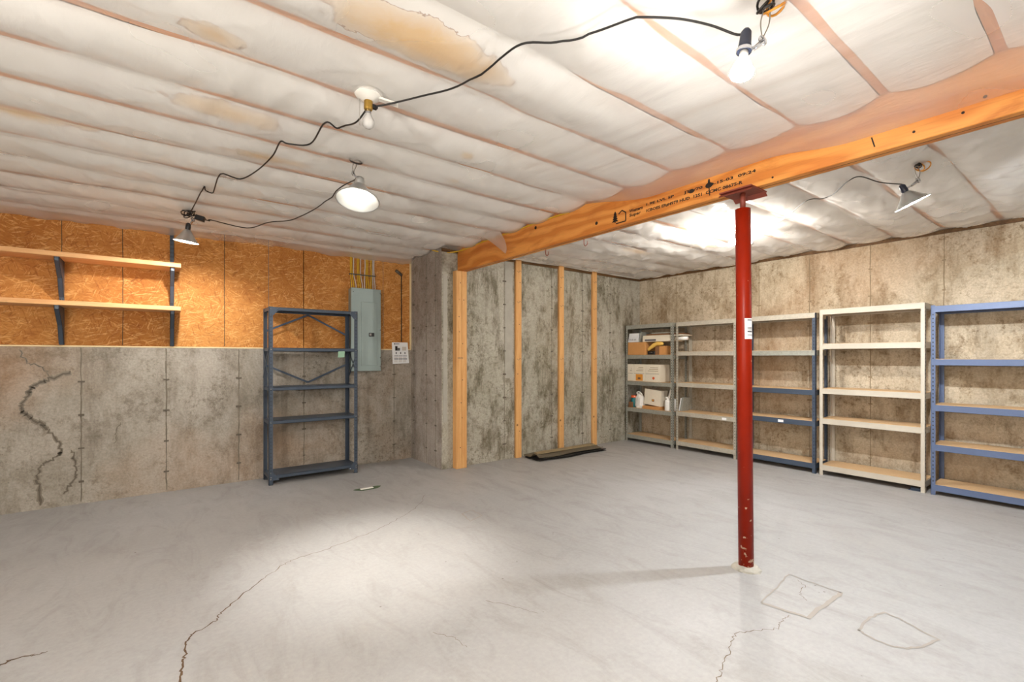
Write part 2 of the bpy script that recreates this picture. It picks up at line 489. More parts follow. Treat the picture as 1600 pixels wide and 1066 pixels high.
# floor -------------------------------------------------------------
def grid(nx, ny, fn):
    v = [fn(i / nx, j / ny) for j in range(ny + 1) for i in range(nx + 1)]
    f = [(j*(nx+1)+i, j*(nx+1)+i+1, (j+1)*(nx+1)+i+1, (j+1)*(nx+1)+i) for j in range(ny) for i in range(nx)]
    return v, f
floor = struct(MB().box((X0 - .2, Y0 - .2, -0.12), (RX + .2, WY + .2, 0.0)).build('floor', M['floor']), 'pale troweled concrete slab with hairline cracks')
UP = (0, 0, 1)
crack = [(0.067,2.331),(0.079,2.45),(0.096,2.546),(0.095,2.635),(0.132,2.7),(0.231,2.762),(0.256,2.831),(0.347,2.947),(0.493,3.114),(0.62,3.232),(0.689,3.296),(0.875,3.319),(1.092,3.391),(1.336,3.472),(1.469,3.545),(1.625,3.652),(1.851,3.819),(2.047,4.084)]
def jag(pts, k=7, amp=0.008, seed=1):
    rnd = random.Random(seed); out = []
    for i in range(len(pts) - 1):
        for j in range(k):
            t = j / k
            out.append((pts[i][0]*(1-t)+pts[i+1][0]*t + rnd.uniform(-amp, amp), pts[i][1]*(1-t)+pts[i+1][1]*t + rnd.uniform(-amp, amp)))
    return out + [pts[-1]]
def floor_crack(pts, w0, w1, mat, seed, amp=0.008):
    P = jag(pts, 7, amp, seed); n = len(P); rnd = random.Random(seed)
    MB().ribbon([(x, y, 0.0) for x, y in P], [(w0 + (w1-w0)*i/n) * rnd.uniform(.6, 1.3) for i in range(n)], UP, 0.0006).build('crack', mat, floor)
floor_crack([(0.02, 2.05)] + crack[:9], 0.009, 0.005, M['crack'], 3)
floor_crack(crack[8:], 0.005, 0.003, M['hairline'], 4, 0.012)
floor_crack([(1.6,0.95),(1.809,1.014),(1.905,1.044),(2.035,1.08),(2.132,1.125),(2.206,1.133),(2.325,1.075),(2.404,1.036),(2.492,1.053),(2.575,1.048)], 0.004, 0.003, M['hairline'], 5)
floor_crack([(-0.7,2.85),(-0.542,2.919),(-0.508,2.947),(-0.446,2.928),(-0.396,2.929)], 0.012, 0.005, M['crack'], 6, 0.01)
floor_crack([(1.42,2.10),(1.50,1.98),(1.56,1.84)], 0.003, 0.002, M['hairline'], 8)
floor_crack([(1.05,2.02),(1.11,1.92),(1.12,1.82)], 0.003, 0.002, M['hairline'], 9)
floor_crack([(2.80,1.06),(2.86,1.12),(2.97,1.13),(3.02,1.19)], 0.003, 0.002, M['hairline'], 10)
# square grout patch by the steel post and two trowelled patches
M['slab_patch'] = plain('slab_patch', (206, 202, 197), 0.55, 0, 0.07, 7)
M['slab_edge'] = plain('slab_patch_edge', (150, 143, 134), 0.6, 0, 0.1, 14)
sq = [(2.579,1.193),(3.051,1.252),(3.048,0.975),(2.626,0.987)]
MB().ribbon([(x, y, 0) for x, y in jag([sq[2], sq[3], sq[0]], 10, 0.006, 2)], 0.022, UP, 0.0018).build('patch_edge', M['slab_edge'], floor)
MB().ribbon([(x, y, 0) for x, y in jag([sq[0], sq[1], sq[2]], 10, 0.006, 5)], 0.008, UP, 0.0018).build('patch_edge', M['slab_edge'], floor)
for poly in ([(2.696,0.795),(2.85,0.80),(2.991,0.771),(2.985,0.71),(2.962,0.662),(2.902,0.543),(2.767,0.573),(2.70,0.61),(2.675,0.655),(2.67,0.72)],
             [(2.041,3.398),(2.163,3.43),(2.144,3.26),(1.999,3.199)]):
    MB().ribbon([(x, y, 0) for x, y in jag(poly + poly[:1], 5, 0.006, 7)], 0.012, UP, 0.0014).build('patch_edge', M['slab_edge'], floor)
# faded green survey paint with a white chip
gp = [(1.68 + 0.13*math.cos(a)*(1+.2*math.sin(3*a)), 4.62 + 0.065*math.sin(a)*(1+.25*math.cos(2*a))) for a in [2*PI*k/18 for k in range(18)]]
MB().add([(x, y, 0.001) for x, y in gp], [tuple(range(18))]).build('paint_mark', M['green_paint'], floor)
o = MB().bbox((1.60, 4.597, 0.001), (1.73, 4.632, 0.012), 0.004).build('plaster_chip', M['porcelain'], None, (1.665, 4.61, 0.001))
tag(o, 'small white chip lying on a faded green paint mark on the slab', 'debris')
# walls -------------------------------------------------------------
wall_left = struct(MB().box((X0, WY, 0), (JX + .1, WY + .25, LEDGE)).build('wall_left', M['concrete_left']), 'stained grey concrete lower wall under strand board sheathing')
wall_pier = struct(MB().box((JX, BY + .001, 0), (JX + .25, WY + .25, TOP)).build('wall_return', M['concrete_pier']), 'grey concrete return wall between panel and wood post')
wall_back = struct(MB().box((JX + .001, BY, 0), (RX + .2, BY + .25, TOP)).build('wall_back', M['concrete_back']), 'blotchy concrete wall behind the pine studs')
wall_right = struct(MB().box((RX, Y0, 0), (RX + .25, BY + .05, TOP)).build('wall_right', M['concrete_right']), 'tan stained concrete wall behind the storage racks')
wall_near = struct(MB().box((X0, Y0 - .25, 0), (RX + .2, Y0, TOP)).build('wall_near', M['concrete_plain']))
wall_side = struct(MB().box((X0 - .25, Y0 - .2, 0), (X0, WY + .2, TOP)).build('wall_side', M['concrete_plain']))
# back-up behind the sheathing so that gaps read dark
MB().box((X0, WY + .06, LEDGE), (JX + .05, WY + .25, TOP)).build('stud_cavity', M['slot'], wall_left)

# strand board sheets, one object each, with open joints
edges = [-3.3, -2.32, -1.105, 0.111, 1.326, JX - 0.004]
for a, b in zip(edges[:-1], edges[1:]):
    MB().bbox((a + 0.004, WY + 0.012, LEDGE + 0.012), (b - 0.004, WY + 0.03, 2.80), 0.002).build('osb_sheet', M['osb'], wall_left)
# nailing lines snapped on the sheets
for x in (-0.683, -0.268, 0.549, 0.964, 1.86, 2.27):
    P = [(x + random.uniform(-.002, .002), WY + 0.012, LEDGE + .02 + k * 0.1) for k in range(14)]
    MB().ribbon(P, 0.006, (0, -1, 0), 0.0006).build('nail_line', M['seam'] if x > 0.9 else M['crack'], wall_left)
struct(MB().bbox((X0, WY - 0.003, LEDGE - 0.002), (JX - .002, WY + 0.03, LEDGE + 0.011), 0.003).build('trim_1', M['foam']), 'cream foam sill strip on top of the concrete ledge')
struct(MB().bbox((JX - 0.022, WY - 0.012, LEDGE + .01), (JX - .001, WY + 0.02, 2.62), 0.004).build('trim_2', M['foam']), 'cream foam bead in the corner of the strand board')
struct(MB().box((JX, BY - 0.020, 2.562), (RX - .012, BY + .01, 2.600)).build('trim_3', M['sill']), 'dark wood sill edge along the top of the back wall')
struct(MB().box((RX - 0.020, Y0, 2.566), (RX + .01, BY, 2.600)).build('trim_4', M['sill']), 'dark wood sill edge along the top of the right wall')

# form panel seams with tie marks ----------------------------------
def seam(parent, pos, axis, z0, z1, nrm, seed, w=0.014, ties=True, mat='seam'):
    """axis 'X': wall runs along X (plane Y=const)"""
    rnd = random.Random(seed)
    zs = np.linspace(z0, z1, 24)
    P = []
    for z in zs:
        d = rnd.uniform(-.003, .003)
        P.append((pos[0] + (d if axis == 'X' else 0), pos[1] + (d if axis == 'Y' else 0), z))
    mb = MB()
    n = Vector(nrm); al = Vector((1, 0, 0) if axis == 'X' else (0, 1, 0))
    for i in range(len(P) - 1):
        a, b = Vector(P[i]), Vector(P[i+1])
        ww = w * rnd.uniform(.35, 1.0)
        mb.add([a - al*ww/2, a + n*0.004, a + al*ww/2, b - al*ww/2, b + n*0.004, b + al*ww/2], [(0,1,4,3),(1,2,5,4)])
    s = mb.build('form_seam', M[mat], parent)
    if ties:
        z = z0 + 0.18
        while z < z1 - .1:
            c = Vector((pos[0], pos[1], z))
            t = MB()
            t.bbox(c - al*0.022 - Vector((0,0,.008)) + n*0.0, c + al*0.022 + Vector((0,0,.008)) + n*0.008, 0.003) if False else t.obox(c + n*0.003, al*rnd.uniform(.012, .026), n*0.004, Vector((0,0,rnd.uniform(.005, .010))))
            t.build('tie_mark', M[mat if mat != 'seam' else 'damp'], parent)
            z += 0.30
for i, x in enumerate((-1.17, -0.555, 0.061, 0.678, 1.327, 1.913, 2.41)):
    seam(wall_left, (x, WY), 'X', 0.02, LEDGE - .01, (0, -1, 0), i)
for i, x in enumerate((3.559, 4.377, 4.984, 5.588)):
    seam(wall_back, (x, BY), 'X', 0.02, 2.57, (0, -1, 0), 20 + i)
for i, y in enumerate((4.618, 4.188, 3.569, 2.955, 2.355, 1.746, 1.134, 0.52)):
    seam(wall_right, (RX, y), 'Y', 0.02, 2.57, (-1, 0, 0), 40 + i, 0.011, True, 'seam_tan')
for i, y in enumerate((5.62, 5.26, 5.02)):
    seam(wall_pier, (JX, y), 'Y', 0.02, 2.57, (-1, 0, 0), 60 + i, 0.010)
# pale smooth strip beside the wood post and on the stud wall
MB().box((2.668, BY - 0.004, 0.55), (2.722, BY + .01, 2.30)).build('smooth_strip', M['patch'], wall_back)
MB().box((3.57, BY - 0.003, 1.05), (3.69, BY + .01, 2.56)).build('smooth_strip', M['patch'], wall_back)
# branching damp cracks on the left wall
def wall_crack(pts, ws, seed):
    P = jag(pts, 6, 0.012, seed); rnd = random.Random(seed); n = len(P)
    W = [ws * rnd.uniform(.5, 1.25) for _ in range(n)]; W[0] = W[-1] = ws * .3
    MB().ribbon([(x, WY, z) for x, z in P], [w * .9 for w in W], (0, -1, 0), 0.0012).build('damp_halo', M['damp_faint'], wall_left)
    MB().ribbon([(x, WY, z) for x, z in P], [w * .38 for w in W], (0, -1, 0), 0.0022).build('damp_crack', M['damp'], wall_left)
wall_crack([(-0.62,1.19),(-0.738,1.142),(-0.81,1.105),(-0.876,1.063),(-0.9,0.982),(-0.934,0.902),(-0.926,0.847),(-0.876,0.788),(-0.81,0.738),(-0.77,0.685)], 0.045, 1)
wall_crack([(-0.77,0.685),(-0.709,0.578),(-0.681,0.501),(-0.701,0.452),(-0.77,0.405),(-0.822,0.368),(-0.837,0.304)], 0.030, 2)
wall_crack([(-0.837,0.304),(-0.83,0.203),(-0.818,0.034)], 0.045, 3)
wall_crack([(-0.616,0.50),(-0.606,0.423),(-0.593,0.307),(-0.598,0.239),(-0.635,0.171),(-0.677,0.109)], 0.026, 4)
wall_crack([(-0.95,1.38),(-0.90,1.27),(-0.80,1.24),(-0.76,1.14)], 0.012, 5)
wall_crack([(-0.28,0.72),(-0.31,0.62),(-0.33,0.52)], 0.012, 7)

# ------------------------------------------------------------------ ceiling: joists, batts and plastic film
rs = np.random.RandomState(11)
LAT = rs.rand(512, 512)
def vnoise(x, y, seed=0):
    x = np.asarray(x, float) + seed * 17.3 + 200; y = np.asarray(y, float) + seed * 9.1 + 200
    xi, yi = np.floor(x).astype(int), np.floor(y).astype(int)
    fx, fy = x - xi, y - yi
    fx, fy = fx*fx*(3-2*fx), fy*fy*(3-2*fy)
    g = lambda a, b: LAT[a % 512, b % 512]
    return (g(xi, yi)*(1-fx)+g(xi+1, yi)*fx)*(1-fy) + (g(xi, yi+1)*(1-fx)+g(xi+1, yi+1)*fx)*fy
def fbm(x, y, seed=0, o=4):
    s, a = 0, 1.0
    for k in range(o):
        s = s + a * (vnoise(x * 2**k, y * 2**k, seed + k) - 0.5); a *= 0.5
    return s
def sst(x): x = np.clip(x, 0, 1); return x*x*(3-2*x)
def sag(X, Y, side):
    u = ((Y - 1.53) / 0.4) % 1.0
    bay = np.floor((Y - 1.53) / 0.4)
    prof = np.sin(PI * u) ** 0.7
    A = 0.024 + 0.026 * vnoise(X * 1.1, bay * 7.7, 3 + side) + (0.006 * side)
    return prof, A
def z_batt(X, Y, side):
    prof, A = sag(X, Y, side)
    return JZ + 0.008 - A * prof + 0.012 * fbm(X * 2.2, Y * 2.6, 5 + side, 3) * prof
def z_attach(Y):
    return 2.432 + 0.056 * sst((Y - 0.85) / 0.45) + 0.125 * sst((Y - 2.05) / 0.85)
def z_film(X, Y, side):
    prof, A = sag(X, Y, side)
    z = JZ - 0.003 - A * prof + 0.012 * fbm(X * 2.2, Y * 2.6, 5 + side, 3) * prof - 0.009
    # folds that run off the staples
    fold = fbm(X * 1.4 + Y * 2.5, Y * 9.0 - X * 5.0, 9 + side, 3)
    fold2 = 1 - np.abs(2 * vnoise(X * 2.3 + Y * 4.2, Y * 1.6 - X * 1.9, 31 + side) - 1)
    wr = vnoise(X * 11 + Y * 3.5, Y * 2.6 - X * 1.2, 51 + side) - .5
    wr2 = vnoise(X * 20 - Y * 5, Y * 4.5 + X * 3, 57 + side) - .5
    msk = sst(vnoise(X * 1.6, Y * 2.1, 61 + side) * 1.5 - .2)
    z = z + (0.021 + 0.008 * side) * wr * msk * (.3 + prof) + 0.011 * wr2 * msk
    z = z + (0.016 + 0.016 * side) * fold * prof - (0.008 + 0.016 * side) * np.maximum(fold2 - 0.75, 0) * 4 * prof
    if side == 0:
        xa = 1.55 + 1.05 * sst((Y - 2.2) / 0.9)
        w = np.clip((X - xa) / (BEAM_X0 - 0.004 - xa), 0, 1)
        wf = w ** 1.5
        flat = JZ - 0.028 + (0.030 * fbm(X * 9 + Y * .8, Y * 0.7 - X * .4, 40, 3) - 0.016 * np.maximum(np.abs(2 * vnoise(X * 5 + Y * 1.1, Y * 0.5, 44) - 1) - .55, 0)) * np.sin(PI * np.clip(w, 0, 1))
        m = sst((X - xa + 0.15) / 0.4)
        z = z * (1 - m) + flat * m
        z = z * (1 - wf) + z_attach(Y) * wf
        z = z - 0.045 * sst((Y - 5.56) / 0.13)
        z = np.minimum(z, z_batt(X, Y, 0) - 0.014)
    else:
        z = np.minimum(z, z_batt(X, Y, 1) - 0.014)
        z = np.maximum(z, 2.53)
        e = np.maximum(sst((X - 6.12) / 0.2), sst((Y - 4.66) / 0.2))
        z = z * (1 - e) + 2.606 * e
    return z
def heightfield(xs, ys, fn):
    X, Y = np.meshgrid(xs, ys)
    Z = fn(X, Y)
    v = np.stack([X, Y, Z], -1).reshape(-1, 3)
    nx, ny = len(xs), len(ys)
    i = np.arange((ny-1)*(nx-1)); r, c = i // (nx-1), i % (nx-1)
    a = r * nx + c
    return v, np.stack([a, a+1, a+nx+1, a+nx], -1)
def np_obj(name, v, f, mat, parent=None):
    me = bpy.data.meshes.new(name)
    me.from_pydata(v.tolist(), [], f.tolist())
    me.polygons.foreach_set('use_smooth', [True] * len(f))
    me.materials.append(mat)
    o = bpy.data.objects.new(name, me); COL.objects.link(o)
    if parent: o.parent = parent
    return o
def span(a, b, step): return np.linspace(a, b, max(2, int(round((b - a) / step)) + 1))

ysF = np.concatenate([span(Y0 + .01, -0.2, 0.05), span(-0.18, WY - .004, 0.02)])
ysR = np.concatenate([span(Y0 + .01, 0.0, 0.05), span(0.02, BY - .004, 0.02)])
xsF = np.concatenate([span(X0 + .01, -1.4, 0.06), span(-1.38, BEAM_X0 - .003, 0.02)])
xsR = span(BEAM_X1 + .003, RX - .004, 0.02)
v, f = heightfield(xsF, ysF, lambda X, Y: z_film(X, Y, 0))
keep = ~((v[f].mean(1)[:, 0] > JX - .005) & (v[f].mean(1)[:, 1] > BY - .01))
ceil_a = struct(np_obj('ceiling', v, f[keep], M['film']), 'clear plastic film over white insulation batts, left of the beam')
v, f = heightfield(xsR, ysR, lambda X, Y: z_film(X, Y, 1))
ceil_b = struct(np_obj('ceiling', v, f, M['film']), 'crinkled plastic film over white insulation batts, right of the beam')

STAINS = [(0.88, 1.73, 0.42, 0.13), (0.18, 2.20, 0.12, 0.07), (0.30, 2.86, 0.30, 0.09), (-0.75, 2.55, 0.12, 0.06), (0.05, 1.83, 0.10, 0.08),
          (1.55, 2.52, 0.05, 0.05), (0.55, 3.35, 0.28, 0.06), (1.70, 2.95, 0.04, 0.04), (4.9, 2.9, 0.25, 0.06), (4.6, 3.6, 0.3, 0.05), (0.45, 4.30, 0.3, 0.04), (-0.6, 3.55, 0.3, 0.06)]
def stain_of(X, Y):
    s = np.zeros_like(X)
    for x, y, a, b in STAINS:
        d = np.sqrt(((X - x) / a)**2 + ((Y - y) / b)**2)
        s = np.maximum(s, np.clip((1.15 if a > .4 else 0.75) - (0.78 if a > .4 else 0.42) * d, 0, 1))
    return s
def batt(xa, xb, ya, yb, side, parent, fine):
    st = 0.03 if fine else 0.12
    xs, ys = span(xa, xb, st), span(ya, yb, 0.025 if fine else 0.06)
    v, f = heightfield(xs, ys, lambda X, Y: z_batt(X, Y, side))
    # ragged edges that slump over the joists
    u = (v[:, 1] - ya) / (yb - ya)
    lo = np.clip(1 - u / .22, 0, 1); hi = np.clip(1 - (1 - u) / .22, 0, 1)
    v[:, 1] += -lo * (0.030 * sst(vnoise(v[:, 0] * 2.1, v[:, 0] * 0 + ya * 9, 71) * 2 - .7) - .006 * vnoise(v[:, 0] * 9, v[:, 0] * 0 + ya, 73)) \
               + hi * (0.030 * sst(vnoise(v[:, 0] * 1.8, v[:, 0] * 0 + yb * 7, 77) * 2 - .9) * (yb < BY - .1))
    o = np_obj('insulation_batt', v, f, M['batt'], parent)
    at = o.data.attributes.new('stain', 'FLOAT', 'POINT')
    at.data.foreach_set('value', stain_of(v[:, 0], v[:, 1]).astype(np.float32))
    return o
for side, (xa, xb, par) in enumerate(((X0, BEAM_X0 - .01, ceil_a), (BEAM_X1 + .01, RX - .01, ceil_b))):
    for yj in JOISTS:
        xe = xb
        if side == 0 and yj > BY - .05: xe = JX - .02
        if side == 1 and yj > BY - .05: continue
        MB().box((xa, yj - .019, JZ), (xe, yj + .019, JZ + .21)).build('joist', M['joist'], par)
        y1 = min(yj + 0.4 - .019, WY - .01)
        if side == 0 and yj + .4 > BY: xe = JX - .02
        if side == 1: y1 = min(y1, BY - .01)
        if y1 - yj > .06:
            batt(xa, xe, yj + .019, y1, side, par, yj > -0.3)
    MB().box((xa - .2, Y0 - .2, JZ + .212), (xb + (.1 if side == 0 else .3), WY + .3, JZ + .24)).build('subfloor', M['sill'], par)
# torn tail of film hanging in front of the beam
fl = []
for j in range(13):
    t = j / 12
    wd = 0.17 * (1 - t) ** 0.8 + 0.004
    for i in range(7):
        u = i / 6 - .5
        fl.append((2.835 - 0.16 * (1 - t)**2 + 0.012 * math.sin(u * 9) * (1 - t), 3.86 + 0.10 * (1 - t) - u * wd * 2, 2.385 + 0.235 * t if False else 2.615 - 0.232 * t))
MB().add(fl, [(j*7+i, j*7+i+1, (j+1)*7+i+1, (j+1)*7+i) for j in range(12) for i in range(6)], True).build('film_tail', M['film'], ceil_a)

# ------------------------------------------------------------------ beam with its printed stamp
beam = MB().bbox((BEAM_X0, Y0 + .002, BEAM_Z0), (BEAM_X1, BY - .002, BEAM_Z1), 0.004).build('support_beam', M['beam'], None, (2.9, 1.0, BEAM_Z0))
tag(beam, 'long orange laminated timber beam with black printed stamp under the plastic', 'beam')
for z in (BEAM_Z0 + .004,):
    MB().box((BEAM_X0 + .043, Y0 + .01, BEAM_Z0 - .0015), (BEAM_X0 + .046, BY - .01, BEAM_Z0 + .002)).build('ply_joint', M['sill'], beam)
def text_mesh(name, body, w, h, M4, mat, parent, bold=0.0):
    cu = bpy.data.curves.new(name, 'FONT'); cu.body = body; cu.size = 1.0; cu.offset = bold; cu.resolution_u = 2
    tmp = bpy.data.objects.new(name, cu); COL.objects.link(tmp)
    dg = bpy.context.evaluated_depsgraph_get()
    me = bpy.data.meshes.new_from_object(tmp.evaluated_get(dg))
    bpy.data.objects.remove(tmp); bpy.data.curves.remove(cu)
    xs = [v.co.x for v in me.vertices]; ys = [v.co.y for v in me.vertices]
    sx = w / (max(xs) - min(xs)); sy = h / (max(ys) - min(ys)); mx, my = min(xs), min(ys)
    for v in me.vertices: v.co = ((v.co.x - mx) * sx, (v.co.y - my) * sy, 0)
    me.transform(M4)
    if parent is not None: me.transform(Matrix.Translation(-wloc(parent)))
    me.name = name; me.materials.clear(); me.materials.append(mat)
    o = bpy.data.objects.new(name, me); COL.objects.link(o); o.parent = parent
    return o
def face_west(y, z, x=BEAM_X0 - .0012):      # x axis -> -Y, up -> +Z, normal -> -X
    return Matrix(((0, 0, -1, x), (-1, 0, 0, y), (0, 1, 0, z), (0, 0, 0, 1)))
text_mesh('stamp_text', '1.9E LVL SP      JTB/70  10-15-03  09:24', 0.79, 0.024, face_west(2.145, 2.427), M['ink_dark'], beam, 0.035)
text_mesh('stamp_text', 'ICBOES ER#4979 HUD  1251  CCMC 08675-R', 0.71, 0.024, face_west(2.145, 2.383), M['ink_dark'], beam, 0.035)
text_mesh('stamp_text', 'Western', 0.125, 0.026, face_west(2.302, 2.418), M['ink_dark'], beam, 0.03)
text_mesh('stamp_text', 'Super', 0.105, 0.030, face_west(2.300, 2.380), M['ink_dark'], beam, 0.03)
xb = BEAM_X0 - .0012
lg = MB()                                            # tree and house emblem
def west_poly(mb, pts): mb.add([(xb, y, z) for y, z in pts], [tuple(range(len(pts)))])
ty, tz = 2.440, 2.372
for k in range(4):
    w0 = 0.034 - 0.006 * k
    west_poly(lg, [(ty + w0, tz + .010 + .018*k), (ty - w0, tz + .010 + .018*k), (ty - .004, tz + .036 + .018*k), (ty + .004, tz + .036 + .018*k)])
west_poly(lg, [(ty + .005, tz), (ty - .005, tz), (ty - .005, tz + .012), (ty + .005, tz + .012)])
for a, b in (((2.430, 2.366), (2.335, 2.366)), ((2.335, 2.366), (2.335, 2.432)), ((2.335, 2.432), (2.372, 2.456)), ((2.372, 2.456), (2.405, 2.435))):
    lg.bar((xb, a[0], a[1]), (xb, b[0], b[1]), 0.009, 0.001, (-1, 0, 0))
lg.build('stamp_emblem', M['ink_dark'], beam)
for y0_, z0_ in ((2.0, 2.0),):
    bl = MB()
    for (y, z, ry, rz) in ((1.78, 2.436, .022, .013), (1.655, 2.440, .026, .018), (1.655, 2.462, .008, .02)):
        bl.add([(xb - .0003, y + ry*math.cos(2*PI*k/12), z + rz*math.sin(2*PI*k/12)) for k in range(12)], [tuple(range(12))])
    bl.bar((xb, 1.658, 2.46), (xb, 1.650, 2.372), 0.007, 0.001, (-1, 0, 0))
    bl.bar((xb, 0.785, 2.425), (xb, 0.772, 2.373), 0.006, 0.001, (-1, 0, 0))
    bl.build('stamp_blot', M['ink_dark'], beam)
for y, z, r in ((3.41, 2.551, .016), (2.636, 2.417, .014), (3.02, 2.60, .008), (1.26, 2.37, .006), (0.45, 2.41, .006), (0.38, 2.45, .007), (0.62, 2.39, .006)):
    MB().lathe([(0, 0.0), (r, 0.0), (r, 0.003)], (BEAM_X0 - .0015, y, z), (1, 0, 0), 14, False).build('knot_hole', M['ink_dark'], beam)

# ------------------------------------------------------------------ wooden post and wall studs
wp = thing('wood_post', 'doubled pine timber post holding up the end of the beam', 'post', (2.868, BY - .045, 0))
MB().bbox((2.797, BY - .089, 0), (2.868, BY - .001, BEAM_Z0 + .001), 0.003).build('plank', M['stud'], wp)
MB().bbox((2.870, BY - .089, 0), (2.941, BY - .001, BEAM_Z0 + .001), 0.003).build('plank', M['stud'], wp)
text_mesh('pencil_mark', 'DEAD', 0.07, 0.022, Matrix(((1, 0, 0, 2.815), (0, 0, -1, BY - .0905), (0, 1, 0, 1.30), (0, 0, 0, 1))), M['damp'], wp)
def nails(parent, x0, x1, y, zs, seed):
    rnd = random.Random(seed)
    for z in zs:
        MB().lathe([(0, 0.0), (.006, 0.0), (.005, .003)], (rnd.uniform(x0, x1), y - .0015, z), (0, 1, 0), 8, False).build('nail_head', M['slot'], parent)
nails(wp, 2.83, 2.91, BY - .089, [0.25, 0.6, 0.78, 1.05, 1.48, 1.62, 1.80, 2.0, 2.2], 3)
for x0_, x1_, lab in ((3.722, 3.811, 'pine wall stud standing on the concrete, next to the wood post'),
                      (4.488, 4.577, 'pine wall stud between two others, over the dark sheets'),
                      (5.165, 5.254, 'pine wall stud nearest the galvanized rack corner')):
    st = thing('wall_stud', lab, 'stud', ((x0_ + x1_) / 2, BY - .02, 0), 'pine studs on the concrete wall')
    MB().bbox((x0_, BY - .040, 0.0), (x1_, BY - .0005, 2.622), 0.003).build('board', M['stud'], st)
    nails(st, x0_ + .02, x1_ - .02, BY - .040, [0.35, 1.1, 1.75, 2.3], int(x0_ * 10))
    for z in (2.45, 2.05, 1.30):
        MB().ribbon(smooth_path([(x0_ + .012, BY - .0405, z), (x0_ + .04, BY - .0405, z - .02), (x0_ + .06, BY - .0405, z + .005), (x0_ + .082, BY - .0405, z - .01)], 4), 0.004, (0, -1, 0), 0.001).build('pencil_mark', M['damp'], st)

# ------------------------------------------------------------------ red steel post
BASE, HEAD = Vector((2.93, 1.449, 0)), Vector((2.885, 1.447, 2.238))
sp = thing('steel_post', 'red painted steel jack post standing under the timber beam', 'post', BASE)
ax = (HEAD - BASE).normalized()
MB().lathe([(0, 0), (.044, 0), (.044, 2.236), (.040, 2.238), (0, 2.238)], BASE, ax, 32).build('column', M['red'], sp)
MB().lathe([(0, 0), (.016, 0), (.016, .105), (0, .105)], HEAD, (0, 0, 1), 14).build('jack_screw', M['iron'], sp)
pl = MB().bbox((2.785, 1.347, BEAM_Z0 - .010), (2.985, 1.547, BEAM_Z0 - .0005), 0.002)
pl.obox((2.785 + .012, 1.447, BEAM_Z0 - .018), (.014, 0, .010), (0, .1, 0), (.002, 0, .003))
pl.obox((2.985 - .012, 1.447, BEAM_Z0 - .018), (.014, 0, -.010), (0, .1, 0), (.002, 0, -.003))
pl.build('bearing_plate', M['iron'], sp)
rr = random.Random(5); cm = MB(); ring = []
for i, (r, z) in enumerate(((.040, .026), (.062, .020), (.078, .008), (.086, 0.0))):
    ring += [(BASE.x + math.cos(2*PI*k/22)*r*rr.uniform(.92, 1.1), BASE.y + math.sin(2*PI*k/22)*r*rr.uniform(.92, 1.1), max(0, z + rr.uniform(-.004, .004)) if z else 0.0005) for k in range(22)]
cm.add(ring, [(i*22+k, i*22+(k+1) % 22, (i+1)*22+(k+1) % 22, (i+1)*22+k) for i in range(3) for k in range(22)])
cm.build('grout_collar', M['patch'], sp)
# paper label wrapped on the column (faces the viewer's right)
zc = 1.43; lv = []
c0 = BASE + ax * 1.5
for j in range(3):
    for i in range(9):
        a = math.radians(212 + i * 10.0)
        p = BASE + ax * (1.432 + 0.127 * j / 2)
        lv.append((p.x + math.cos(a) * .0452, p.y + math.sin(a) * .0452, p.z))
MB().add(lv, [(j*9+i, j*9+i+1, (j+1)*9+i+1, (j+1)*9+i) for j in range(2) for i in range(8)], True).build('paper_label', M['paper'], sp)
pr = MB()
for k, (z, hh) in enumerate(((1.545, .006), (1.50, .004), (1.492, .004), (1.473, .010), (1.455, .004))):
    pp = BASE + ax * z; vv = []
    for zz in (0, hh):
        vv += [(pp.x + math.cos(math.radians(a)) * .0457, pp.y + math.sin(math.radians(a)) * .0457, pp.z + zz) for a in (232, 243, 254, 265, 276)]
    MB().add(vv, [(i, i+1, i+6, i+5) for i in range(4)]).build('label_print', M['ink'], sp)

